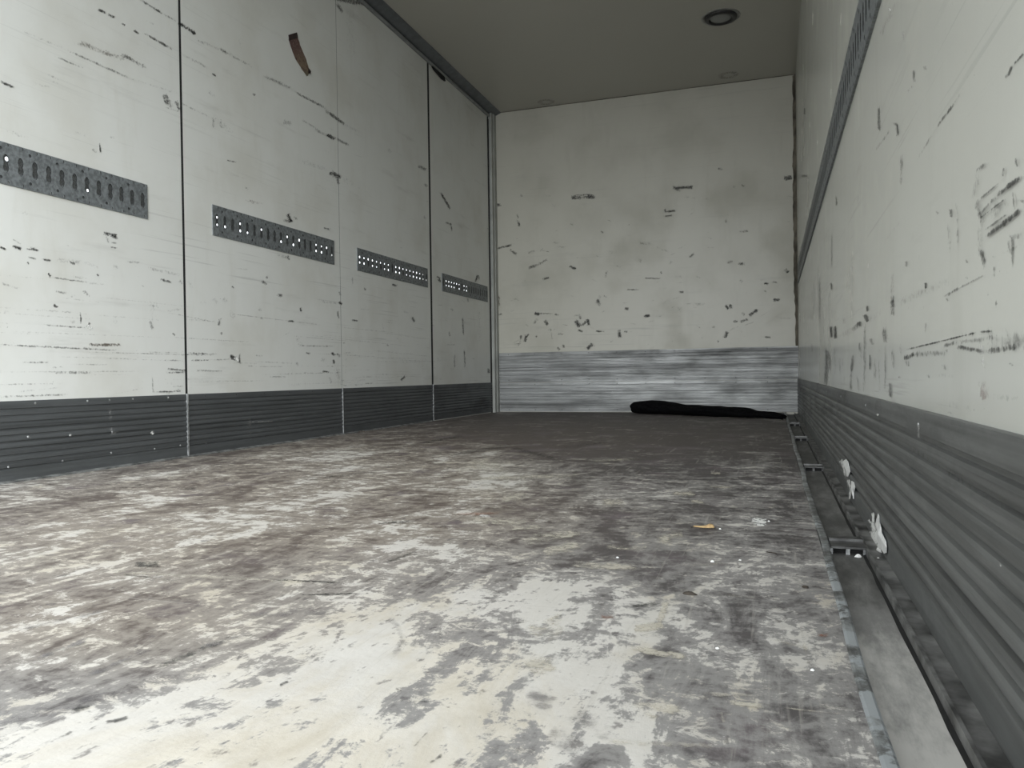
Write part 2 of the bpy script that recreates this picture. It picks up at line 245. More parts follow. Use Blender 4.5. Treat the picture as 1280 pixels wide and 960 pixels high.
MARKS_BACK=[((0.6902,1.8152,0.7836,1.8069,0.783,1.7649,0.6896,1.7729),0.9,"k"),
((0.7861,1.8134,0.8988,1.8034,0.8982,1.7616,0.7855,1.7713),0.9,"k"),
((0.7095,1.8199,0.8862,1.8112,0.8866,1.7959,0.7099,1.8045),0.7,"k"),
((-0.0438,1.805,0.074,1.803,0.0761,1.7692,-0.0418,1.7711),0.8,"k"),
((0.2205,1.7011,0.2389,1.6635,0.2165,1.6547,0.198,1.6923),0.6,"k"),
((0.2059,1.6552,0.2344,1.6348,0.2227,1.6193,0.1941,1.6397),0.6,"k"),
((0.2377,1.6425,0.2456,1.5836,0.2189,1.582,0.211,1.641),0.8,"k"),
((0.0027,1.4224,0.174,1.4475,0.1792,1.424,0.008,1.3988),0.8,"k"),
((0.1454,1.4114,0.2206,1.3585,0.203,1.335,0.1276,1.3878),0.7,"k"),
((0.304,1.3704,0.3665,1.3833,0.3745,1.3546,0.3121,1.3416),0.6,"k"),
((0.2998,1.2421,0.3922,1.2685,0.4036,1.2367,0.3113,1.2101),0.7,"k"),
((0.38,1.26,0.4822,1.3061,0.4944,1.2831,0.3923,1.2369),0.6,"k"),
((0.423,1.1389,0.4982,1.1508,0.5039,1.1239,0.4288,1.1119),0.8,"k"),
((0.5649,1.4081,0.645,1.3949,0.6421,1.3702,0.562,1.3832),0.5,"k"),
((0.6734,1.5852,0.7157,1.5737,0.7116,1.5552,0.6692,1.5667),0.6,"k"),
((0.6701,1.2364,0.7364,1.2082,0.7256,1.1819,0.6593,1.2099),0.9,"k"),
((0.9423,1.5073,0.9702,1.4868,0.9571,1.4688,0.9292,1.4893),0.8,"k"),
((0.9557,1.1112,0.98,1.1715,1.0015,1.1623,0.9773,1.102),0.6,"k"),
((0.8758,0.9055,0.9164,0.9737,0.9416,0.9587,0.9011,0.8905),0.6,"k"),
((0.9245,0.9378,0.9405,0.8794,0.9125,0.8727,0.8964,0.9312),0.8,"k"),
((0.9589,0.9699,0.9865,0.9595,0.9802,0.9418,0.9526,0.9521),0.8,"k"),
((1.1245,0.8632,1.1642,0.8615,1.1638,0.8295,1.1241,0.8311),0.8,"k"),
((1.2808,0.7982,1.3393,0.7959,1.3389,0.7642,1.2804,0.7664),0.9,"k"),
((1.1361,1.0122,1.2545,1.0064,1.2543,0.9896,1.1359,0.9953),0.7,"k"),
((0.3603,0.8554,0.4099,0.8439,0.4026,0.8116,0.353,0.823),0.9,"k"),
((0.3956,0.8451,0.5229,0.8401,0.5227,0.8226,0.3953,0.8275),0.7,"k"),
((0.5382,0.8365,0.5757,0.8259,0.5695,0.8036,0.532,0.8141),0.8,"k"),
((0.331,0.7639,0.3775,0.8061,0.4017,0.7817,0.3553,0.7395),0.6,"k"),
((0.4612,0.7898,0.4903,0.741,0.4553,0.7221,0.426,0.771),0.8,"k"),
((0.6911,0.8156,0.7566,0.8289,0.7625,0.8045,0.697,0.791),0.6,"k"),
((0.7647,0.807,0.7767,0.7825,0.7501,0.7706,0.7381,0.7951),0.8,"k"),
((0.7343,0.7815,0.77,0.7179,0.7312,0.6977,0.6953,0.7614),0.9,"k"),
((0.7304,0.7449,0.7922,0.7513,0.7965,0.7189,0.7347,0.7124),0.8,"k"),
((0.7708,0.7506,0.8169,0.7846,0.8385,0.7569,0.7926,0.7229),0.9,"k"),
((0.8373,0.7752,0.8457,0.7217,0.8128,0.7175,0.8044,0.7711),0.9,"k"),
((0.7359,0.698,0.7821,0.6875,0.7759,0.6594,0.7297,0.6699),0.8,"k"),
((0.8841,0.6818,0.9603,0.6794,0.9601,0.6584,0.8839,0.6608),0.8,"k"),
((1.0997,0.6807,1.1073,0.6131,1.0713,0.6097,1.0636,0.6774),0.9,"k"),
((1.1278,0.6789,1.1586,0.6676,1.1493,0.6411,1.1184,0.6523),0.8,"k"),
((0.2451,0.6001,0.2651,0.6632,0.3047,0.6512,0.2847,0.5882),0.9,"k"),
((0.2714,0.6568,0.3017,0.675,0.3152,0.655,0.2848,0.6368),0.7,"k"),
((0.2458,0.66,0.2555,0.6204,0.2253,0.6141,0.2155,0.6538),0.7,"k"),
((0.1906,0.5567,0.2243,0.6181,0.2427,0.6088,0.2091,0.5474),0.5,"k"),
((0.3734,0.6585,0.3875,0.6443,0.3699,0.6282,0.3557,0.6424),0.8,"k"),
((0.5123,0.6748,0.5195,0.6125,0.4994,0.6107,0.4922,0.673),0.5,"k"),
((0.5633,0.5545,0.5858,0.5319,0.5643,0.5118,0.5417,0.5344),0.8,"k"),
((0.6184,0.5758,0.6289,0.5438,0.6003,0.5354,0.5898,0.5673),0.8,"k"),
((0.7931,0.5369,0.8537,0.5857,0.8787,0.5559,0.8182,0.5072),0.9,"k"),
((0.4811,0.7134,0.514,0.7017,0.504,0.6744,0.4711,0.686),0.6,"k"),
((0.0152,1.0523,0.0545,0.9841,0.0082,0.9615,-0.0312,1.0298),0.7,"b"),
((0.0491,1.0036,0.058,0.9163,-0.0052,0.9124,-0.0141,0.9999),0.8,"b"),
((-0.0313,0.8364,0.0617,0.8644,0.0714,0.8378,-0.0216,0.8097),0.7,"k"),
((-0.018,1.1879,0.0027,1.1671,-0.0125,1.1538,-0.0332,1.1747),0.7,"k"),
((0.0025,1.0831,0.0232,1.0623,0.008,1.049,-0.0127,1.0697),0.7,"k"),
((0.5628,0.6736,0.6143,0.6636,0.61,0.6408,0.5585,0.6507),0.6,"k"),
((1.5227,1.8147,1.6929,1.806,1.6938,1.7731,1.5236,1.7815),0.9,"k"),
((1.555,1.7977,1.5967,1.7769,1.5864,1.7522,1.5446,1.773),0.6,"k"),
((1.8822,1.9298,1.9286,1.9172,1.9243,1.8927,1.8779,1.9052),0.7,"k"),
((2.3654,1.816,2.4287,1.8183,2.4334,1.7743,2.3701,1.7719),0.9,"k"),
((1.4692,1.6412,1.4819,1.6272,1.4662,1.6128,1.4535,1.6268),0.8,"k"),
((1.4577,1.6229,1.55,1.6296,1.5533,1.6057,1.4611,1.5988),0.8,"k"),
((1.4511,1.5838,1.5301,1.592,1.5337,1.5699,1.4548,1.5617),0.7,"k"),
((1.928,1.5644,1.9653,1.5537,1.9617,1.5363,1.9244,1.547),0.4,"k"),
((1.9461,1.5192,1.9553,1.489,1.9304,1.4823,1.9212,1.5126),0.5,"k"),
((2.0321,1.4188,2.1057,1.4204,2.1072,1.4007,2.0336,1.399),0.7,"k"),
((1.6442,1.2479,1.6907,1.2763,1.7043,1.2541,1.6579,1.2257),0.7,"k"),
((1.4832,1.1961,1.5095,1.2295,1.5311,1.2115,1.5049,1.1782),0.5,"k"),
((1.4333,1.1386,1.4429,1.1183,1.4263,1.1109,1.4168,1.1312),0.8,"k"),
((1.9373,1.1897,1.9897,1.1943,1.9929,1.1691,1.9405,1.1645),0.6,"k"),
((2.0226,1.1747,2.082,1.1711,2.0817,1.1425,2.0223,1.146),0.8,"k"),
((1.2875,1.0957,1.4296,1.088,1.4294,1.0713,1.2873,1.0789),0.7,"k"),
((1.5272,1.094,1.5953,1.0979,1.598,1.0703,1.5299,1.0663),0.5,"k"),
((1.5656,0.9765,1.6076,0.9744,1.6073,0.9487,1.5653,0.9507),0.8,"k"),
((2.221,1.0135,2.2539,1.0031,2.2479,0.9793,2.215,0.9896),0.8,"k"),
((2.2807,1.0219,2.3242,1.0042,2.3171,0.9828,2.2736,1.0003),0.7,"k"),
((2.2128,0.9476,2.2375,0.9464,2.2373,0.9286,2.2126,0.9298),0.7,"k"),
((2.2791,0.8854,2.3339,0.8829,2.3335,0.8475,2.2787,0.8499),0.9,"k"),
((1.9365,0.8534,1.9617,0.8169,1.9378,0.7995,1.9125,0.8359),0.9,"k"),
((1.9668,0.8583,1.992,0.822,1.9681,0.8045,1.9429,0.8409),0.9,"k"),
((2.0922,0.7681,2.1638,0.8173,2.1831,0.7872,2.1116,0.7379),0.9,"k"),
((2.0314,0.7213,2.0903,0.7421,2.0996,0.7149,2.0408,0.694),0.8,"k"),
((1.9764,0.7246,2.0227,0.7229,2.0224,0.6977,1.9761,0.6993),0.7,"k"),
((2.0621,0.7897,2.0797,0.7609,2.0581,0.7468,2.0404,0.7756),0.6,"k"),
((1.8985,0.5889,1.9237,0.6475,1.9589,0.6307,1.9338,0.5722),0.9,"k"),
((1.9301,0.6386,2.0162,0.6836,2.025,0.6659,1.939,0.6208),0.5,"k"),
((1.8688,0.5753,1.8809,0.5622,1.8658,0.5472,1.8536,0.5603),0.7,"k"),
((2.2159,0.5969,2.2654,0.588,2.2623,0.5669,2.2129,0.5758),0.7,"k"),
((2.0451,1.0495,2.0655,1.0269,2.0445,1.0064,2.0241,1.029),0.5,"k"),
((1.397,1.3421,1.5175,1.2866,1.5114,1.2715,1.3908,1.3269),0.4,"k"),
((1.6894,0.8759,1.7749,0.8722,1.7746,0.8448,1.6891,0.8485),0.5,"k"),
((2.3817,1.112,2.4076,1.0828,2.3862,1.0615,2.3603,1.0907),0.8,"k"),
((1.568,0.8547,1.6049,0.8248,1.5829,0.7962,1.5459,0.8261),0.4,"k"),
((1.7927,1.7016,1.8171,1.6826,1.8071,1.6684,1.7827,1.6873),0.5,"k"),
((2.3278,0.7328,2.4215,0.7293,2.4214,0.7117,2.3276,0.7151),0.5,"k"),
((1.9996,1.7821,2.0212,1.7689,2.0093,1.7459,1.9878,1.7591),0.5,"k"),
((2.0577,1.783,2.0857,1.7707,2.0772,1.746,2.0492,1.7583),0.5,"k"),
((1.8219,0.6913,1.8486,0.6812,1.8417,0.6607,1.815,0.6708),0.5,"k"),
((0.9933,1.3351,1.0717,1.3222,1.0685,1.2943,0.9901,1.307),0.4,"k"),
((1.2582,1.3862,1.3644,1.3719,1.3626,1.3497,1.2564,1.364),0.5,"k"),
((1.238,1.2596,1.279,1.2468,1.2695,1.2111,1.2285,1.2238),0.4,"k"),
((1.0605,1.2079,1.1079,1.1972,1.1045,1.1788,1.0571,1.1894),0.5,"k"),
((1.6143,1.7316,1.7164,1.7087,1.7134,1.6873,1.6112,1.71),0.4,"k"),
((0.5321,1.4411,0.5821,1.4296,0.5785,1.4108,0.5286,1.4222),0.5,"k"),
((0.251,1.8654,0.2744,1.8521,0.263,1.832,0.2396,1.8453),0.6,"k"),
((0.531,1.763,0.5636,1.7497,0.5537,1.723,0.521,1.7363),0.5,"k"),
((0.4393,1.8352,0.5286,1.8273,0.5284,1.8157,0.4392,1.8235),0.3,"k"),
((0.7237,1.2977,0.8046,1.2927,0.8044,1.2793,0.7235,1.2843),0.4,"k"),
((0.1575,0.9905,0.235,0.9574,0.2294,0.9448,0.1519,0.9779),0.4,"k"),
((0.5789,0.695,0.6122,0.6858,0.6087,0.6728,0.5753,0.6819),0.4,"k"),
((2.3965,1.6673,2.4319,1.6566,2.4285,1.6397,2.393,1.6503),0.5,"k"),
((2.3957,1.4719,2.4195,1.4617,2.4141,1.4454,2.3903,1.4556),0.5,"k"),
((1.7983,1.3919,1.8299,1.3815,1.8254,1.3642,1.7938,1.3746),0.5,"k"),
((2.2502,1.5816,2.2863,1.571,2.2828,1.554,2.2468,1.5645),0.4,"k")]
MARKS_RIGHT=[((0.7528,0.5596,0.7275,0.5619,0.7186,0.5569,0.7433,0.5544),0.8,"k"),
((0.7284,0.5613,0.7009,0.5604,0.6953,0.5567,0.7222,0.5574),0.8,"k"),
((1.1707,0.5986,1.0329,0.6035,1.0216,0.5988,1.156,0.5932),0.5,"k"),
((1.0377,0.6043,0.9437,0.6011,0.9325,0.5955,1.024,0.598),0.8,"k"),
((0.9446,0.6001,0.8848,0.6012,0.8784,0.5979,0.9372,0.5966),0.4,"k"),
((1.5162,0.7842,1.5191,0.7397,1.5723,0.7554,1.5691,0.8014),0.8,"k"),
((1.1656,0.7186,1.1596,0.6982,1.1894,0.7084,1.1957,0.7294),0.7,"k"),
((1.2463,0.7167,1.1993,0.7096,1.1815,0.7008,1.2271,0.7074),0.6,"k"),
((1.0898,0.6959,1.0827,0.6875,1.1047,0.6945,1.1122,0.7032),0.6,"k"),
((1.3661,0.7116,1.3149,0.6896,1.3364,0.6919,1.3894,0.7144),0.6,"k"),
((1.3142,0.6941,1.3069,0.6691,1.3408,0.6785,1.3485,0.7043),0.8,"k"),
((1.6137,0.7319,1.416,0.7128,1.3912,0.7029,1.5813,0.7201),0.5,"k"),
((1.2724,0.6339,1.2824,0.5905,1.3128,0.5976,1.3023,0.642),0.6,"k"),
((4.5497,1.7606,4.5586,1.7237,4.8334,1.81,4.8232,1.8489),0.9,"k"),
((2.4663,0.8298,2.4698,0.7996,2.5553,0.8169,2.5515,0.8482),0.8,"k"),
((1.8751,0.7044,1.8769,0.6825,1.94,0.6954,1.938,0.718),0.5,"w"),
((1.2517,0.8055,1.2447,0.7872,1.2689,0.7966,1.2762,0.8154),0.4,"w"),
((1.3943,0.9047,1.37,0.8885,1.397,0.8977,1.4223,0.9145),0.8,"w"),
((1.5326,0.9169,1.3584,0.8989,1.306,0.8718,1.4655,0.8854),0.4,"k"),
((1.503,0.5417,1.284,0.5426,1.2648,0.5364,1.4764,0.5344),0.3,"k"),
((1.0265,0.5026,1.0131,0.4958,1.0295,0.4967,1.0434,0.5037),0.6,"k"),
((0.9474,0.4879,0.9431,0.4778,0.9599,0.4806,0.9644,0.4909),0.8,"k"),
((0.9185,0.4877,0.9163,0.4427,0.9289,0.4446,0.9312,0.4903),0.6,"k"),
((0.9776,0.4553,0.9601,0.4563,0.9482,0.4517,0.9653,0.4507),0.5,"k"),
((0.8339,0.4748,0.7618,0.475,0.7574,0.4725,0.8285,0.472),0.7,"k"),
((0.8367,0.4611,0.7706,0.4665,0.7629,0.4628,0.8275,0.4571),0.7,"k"),
((0.7766,0.4677,0.7031,0.4671,0.6945,0.4614,0.7659,0.4614),0.96,"k"),
((0.8343,0.4568,0.7455,0.4572,0.7415,0.4548,0.8293,0.4541),0.8,"k"),
((0.8175,0.4376,0.7518,0.4392,0.742,0.4336,0.8058,0.4314),0.9,"k"),
((0.7586,0.4393,0.7042,0.4419,0.6942,0.4361,0.7469,0.433),0.96,"k"),
((0.818,0.4428,0.7389,0.4435,0.7345,0.4408,0.8125,0.4398),0.7,"k"),
((0.8477,0.5058,0.8025,0.5027,0.795,0.4979,0.8392,0.5006),0.7,"k"),
((0.825,0.5017,0.8322,0.4738,0.8583,0.4797,0.8505,0.5085),0.5,"k"),
((0.8335,0.4778,0.8089,0.4481,0.8326,0.4507,0.8589,0.4815),0.6,"k"),
((0.8102,0.4501,0.8173,0.4166,0.8467,0.4211,0.8391,0.4558),0.5,"k"),
((0.7438,0.4815,0.7466,0.4744,0.756,0.477,0.7531,0.4841),0.8,"k"),
((0.7111,0.482,0.7065,0.4727,0.7153,0.4745,0.7201,0.4838),0.7,"k"),
((0.7178,0.4561,0.7136,0.4401,0.7227,0.4416,0.7271,0.4579),0.7,"k"),
((0.7342,0.424,0.7014,0.4217,0.6961,0.4157,0.7282,0.4177),0.6,"k"),
((0.8249,0.4601,0.7503,0.4606,0.7265,0.4466,0.7958,0.4447),0.4,"k"),
((0.7918,0.4144,0.7025,0.4129,0.6989,0.4099,0.7872,0.411),0.4,"k"),
((0.7167,0.4508,0.6977,0.4451,0.7009,0.4423,0.7202,0.448),0.7,"k"),
((0.7362,0.4208,0.7316,0.4071,0.7413,0.4081,0.746,0.422),0.5,"k"),
((0.8192,0.4255,0.804,0.4051,0.8236,0.4064,0.8396,0.4273),0.7,"k"),
((0.7252,0.4207,0.7258,0.3951,0.7347,0.3962,0.7341,0.4222),0.6,"k"),
((0.7806,0.4045,0.7808,0.3944,0.7897,0.3954,0.7895,0.4057),0.8,"k"),
((1.0052,0.3994,0.9216,0.4017,0.9129,0.3973,0.9947,0.3946),0.7,"k"),
((0.9252,0.4008,0.8208,0.4023,0.8167,0.3998,0.92,0.3979),0.6,"k"),
((0.9779,0.3954,0.9658,0.3903,0.9806,0.3895,0.9931,0.3946),0.7,"k"),
((1.0955,0.4243,1.0958,0.4166,1.1176,0.4188,1.1172,0.4267),0.9,"k"),
((1.3533,0.4259,0.9702,0.4165,0.9548,0.4066,1.3226,0.4117),0.4,"k"),
((1.3725,0.4691,1.3653,0.4336,1.4103,0.4376,1.418,0.4743),0.6,"k"),
((1.3627,0.436,1.374,0.4006,1.4249,0.4044,1.4127,0.4411),0.7,"k"),
((1.3714,0.4274,1.3606,0.4143,1.4152,0.4174,1.427,0.4312),0.9,"k"),
((1.2374,0.4709,1.2378,0.462,1.2681,0.4659,1.2676,0.475),0.7,"k"),
((2.6606,0.7551,2.6751,0.6418,2.7867,0.6559,2.7709,0.774),0.6,"k"),
((2.709,0.6012,2.6713,0.5726,2.8029,0.5846,2.8446,0.6147),0.8,"k"),
((3.3149,0.7012,3.3484,0.4954,3.5101,0.5044,3.4731,0.7202),0.6,"k"),
((3.736,0.7086,3.7479,0.6442,3.9525,0.6626,3.9391,0.7305),0.4,"k"),
((1.7119,0.445,1.7129,0.4324,1.7733,0.4369,1.7723,0.4498),0.9,"k"),
((1.7467,0.4327,1.6911,0.4132,1.7833,0.4141,1.8455,0.4349),0.9,"k"),
((1.7597,0.4187,1.7864,0.2655,1.8434,0.264,1.8148,0.4222),0.6,"k"),
((2.1206,0.4201,1.8995,0.4295,1.8345,0.4183,2.0393,0.408),0.7,"k"),
((1.8782,0.4241,1.8549,0.4121,1.934,0.4144,1.9594,0.4269),0.9,"k"),
((2.7203,0.4617,2.6867,0.4195,2.8317,0.4247,2.869,0.4693),0.95,"k"),
((2.5388,0.4521,2.5093,0.4093,2.6732,0.4149,2.7067,0.4608),0.9,"k"),
((2.8657,0.3965,2.9267,0.2587,3.217,0.2538,3.1429,0.4054),0.75,"k"),
((2.7977,0.3776,2.7664,0.3137,2.9325,0.3133,2.9678,0.3812),0.7,"k"),
((2.0052,0.3541,2.0508,0.3086,2.1388,0.3093,2.0891,0.3567),0.8,"k"),
((2.0537,0.3121,2.0794,0.2655,2.1577,0.264,2.13,0.3125),0.7,"k"),
((1.6857,0.3456,1.6741,0.3131,1.7198,0.3128,1.7321,0.3463),0.8,"k"),
((1.599,0.3391,1.6021,0.2947,1.6438,0.2943,1.6406,0.3399),0.6,"k"),
((1.4632,0.3889,1.4428,0.3597,1.508,0.361,1.5303,0.3916),0.7,"k"),
((1.4619,0.3626,1.4673,0.2743,1.4961,0.2735,1.4904,0.3636),0.6,"k"),
((1.4022,0.2938,1.4037,0.2689,1.4461,0.2676,1.4445,0.2933),0.85,"k"),
((1.3783,0.3469,1.3709,0.3166,1.4009,0.3165,1.4086,0.3475),0.6,"k"),
((1.3103,0.3055,1.2976,0.3015,1.3235,0.2992,1.3368,0.3033),0.8,"k"),
((2.55,0.4224,1.5301,0.4241,1.4856,0.4103,2.425,0.3996),0.4,"k"),
((1.8671,0.3766,1.8352,0.341,1.9047,0.3413,1.9393,0.3783),0.6,"k"),
((1.6493,0.3779,1.6165,0.3639,1.6849,0.3633,1.7207,0.3779),0.7,"k"),
((1.266,0.3457,0.8386,0.3505,0.8364,0.3481,1.2609,0.342),0.8,"k"),
((0.842,0.3508,0.7926,0.3491,0.792,0.3464,0.8414,0.3479),0.8,"k"),
((1.3018,0.335,1.1984,0.3399,1.1814,0.3322,1.2815,0.3267),0.8,"k"),
((1.2114,0.3406,0.9788,0.3366,0.9774,0.3289,1.2091,0.3308),0.6,"k"),
((1.2441,0.3286,1.2248,0.3201,1.2619,0.3179,1.2824,0.3266),0.6,"k"),
((1.006,0.344,0.9428,0.3449,0.9381,0.3399,1.0005,0.3386),0.7,"k"),
((0.9526,0.3455,0.7866,0.3444,0.7841,0.3392,0.9488,0.3391),0.6,"k"),
((0.9325,0.3417,0.8161,0.332,0.8204,0.3269,0.9383,0.3359),0.8,"k"),
((0.8294,0.333,0.7121,0.3345,0.7094,0.329,0.8257,0.3265),0.7,"k"),
((0.8096,0.3533,0.6684,0.3409,0.6757,0.3223,0.8208,0.3306),0.5,"k"),
((0.929,0.3523,0.8048,0.3496,0.8028,0.3443,0.9263,0.3461),0.4,"k"),
((0.8211,0.3394,0.8095,0.3141,0.8297,0.3135,0.842,0.3395),0.5,"w"),
((0.8092,0.3037,0.7991,0.2869,0.8352,0.2841,0.8463,0.3016),0.5,"r"),
((0.9967,0.3219,0.9738,0.3155,0.9928,0.3123,1.0167,0.3187),0.5,"k"),
((0.9748,0.2684,0.9523,0.267,0.9601,0.2633,0.983,0.2646),0.6,"k"),
((0.7336,0.3197,0.727,0.3167,0.735,0.3152,0.7417,0.3182),0.7,"k"),
((0.7891,0.2923,0.7006,0.2925,0.7022,0.2871,0.7912,0.2861),0.4,"k"),
((1.0446,0.3111,0.9405,0.3092,0.9427,0.3042,1.0473,0.3055),0.4,"k"),
((1.0931,0.3739,1.0937,0.3604,1.1249,0.3619,1.1243,0.3758),0.4,"k"),
((0.887,0.4091,0.8722,0.405,0.8801,0.403,0.8952,0.4072),0.6,"k"),
((0.8821,0.4248,0.877,0.4203,0.8907,0.421,0.8959,0.4256),0.7,"k"),
((0.9596,0.4746,0.9484,0.4407,0.9654,0.4428,0.9771,0.4774),0.4,"k"),
((1.1015,0.3084,1.0619,0.306,1.0689,0.3019,1.109,0.3041),0.5,"k"),
((0.9659,0.2798,0.8638,0.278,0.8705,0.271,0.9744,0.2719),0.3,"k"),
((3.9878,0.4484,3.9106,0.4025,4.1811,0.4075,4.2696,0.4568),0.6,"k"),
((2.2547,0.4574,2.226,0.439,2.3297,0.4436,2.3613,0.4629),0.5,"k"),
((5.2417,1.5629,4.3793,1.3545,4.3832,1.3372,5.2474,1.5424),0.7,"k"),
((3.485,1.1008,3.4146,1.0677,3.5778,1.1021,3.6553,1.1377),0.5,"k"),
((2.4086,0.3536,2.3863,0.298,2.466,0.2973,2.4898,0.3548),0.5,"k"),
((1.9172,0.3029,1.9026,0.2647,1.9522,0.2632,1.9676,0.3024),0.5,"k"),
((1.5494,0.3336,1.5422,0.274,1.5677,0.2732,1.5751,0.3339),0.5,"k"),
((1.2995,0.3543,1.2924,0.3345,1.3143,0.3347,1.3217,0.3549),0.4,"k"),
((2.5791,0.3986,2.5592,0.297,2.6515,0.2962,2.6728,0.4017),0.5,"k")]
MARKS_LEFT_BASE=[((2.1816,0.2141,2.1843,0.1623,2.169,0.1625,2.1663,0.214),0.3,"w"),
((2.1838,0.1508,2.2036,0.1246,2.1818,0.1147,2.1623,0.1407),0.5,"w"),
((2.9652,0.1491,2.9741,0.0316,2.9495,0.0327,2.9408,0.1494),0.3,"w"),
((2.0069,0.1386,2.0158,0.1301,2.0092,0.1251,2.0004,0.1335),0.6,"w"),
((2.3722,0.1225,2.3852,0.1114,2.3726,0.1029,2.3597,0.114),0.7,"w"),
((1.8501,0.1471,1.8619,0.1352,1.8531,0.128,1.8414,0.14),0.4,"w"),
((2.9501,0.1199,3.1642,0.1147,3.1646,0.108,2.9505,0.1136),0.4,"w")]
MARKS_RIGHT_BASE=[((2.4267,0.0508,2.2839,0.0755,2.2229,0.0746,2.3577,0.0506),0.9,"w"),
((2.2308,0.0788,2.088,0.0492,2.22,0.0282,2.3827,0.0583),0.9,"w"),
((2.038,0.0523,1.9934,0.0322,2.1193,0.0116,2.17,0.0326),0.85,"w"),
((1.9959,0.0382,2.0414,-0.0009,2.1282,-0.0135,2.0787,0.0276),0.85,"w"),
((1.5801,0.0498,1.5687,0.0298,1.6189,0.02,1.6311,0.0405),0.95,"w"),
((1.668,0.0222,1.5808,0.027,1.6169,0.0156,1.7085,0.0099),0.9,"w"),
((1.5614,0.0362,1.5223,0.0182,1.6177,-0.0037,1.6622,0.0149),0.95,"w"),
((1.5043,0.0343,1.4277,0.0128,1.6009,-0.0326,1.6988,-0.0111),0.99,"w"),
((1.5071,0.0087,1.4707,-0.0044,1.5433,-0.0232,1.5835,-0.0099),0.9,"w"),
((1.6629,-0.0177,1.5626,-0.006,1.5916,-0.0175,1.696,-0.0302),0.9,"w"),
((1.7035,-0.0448,1.5528,-0.0102,1.5471,-0.0174,1.6965,-0.0525),0.9,"w"),
((1.099,0.2484,1.0885,0.2224,1.1194,0.2193,1.1305,0.246),0.4,"w"),
((1.3644,0.2112,1.3161,0.2045,1.3443,0.199,1.3949,0.2056),0.3,"k"),
((1.8436,0.0267,1.8265,0.0152,1.8718,0.0069,1.8898,0.0186),0.4,"w"),
((1.5168,0.2379,1.4953,0.2361,1.523,0.2308,1.5454,0.2326),0.8,"w"),
((0.732,0.1535,0.7286,0.1513,0.7377,0.1481,0.7412,0.1504),0.6,"w"),
((2.8591,0.1233,2.7168,0.1158,2.8538,0.0996,3.0116,0.1066),0.4,"w"),
((0.7165,0.1719,0.7046,0.1701,0.7092,0.1679,0.7213,0.1697),0.5,"r"),
((0.924,0.2093,0.6992,0.2034,0.7086,0.1972,0.9414,0.2009),0.3,"k"),
((1.1574,0.213,0.8197,0.205,0.8308,0.1988,1.1809,0.2042),0.4,"k")]
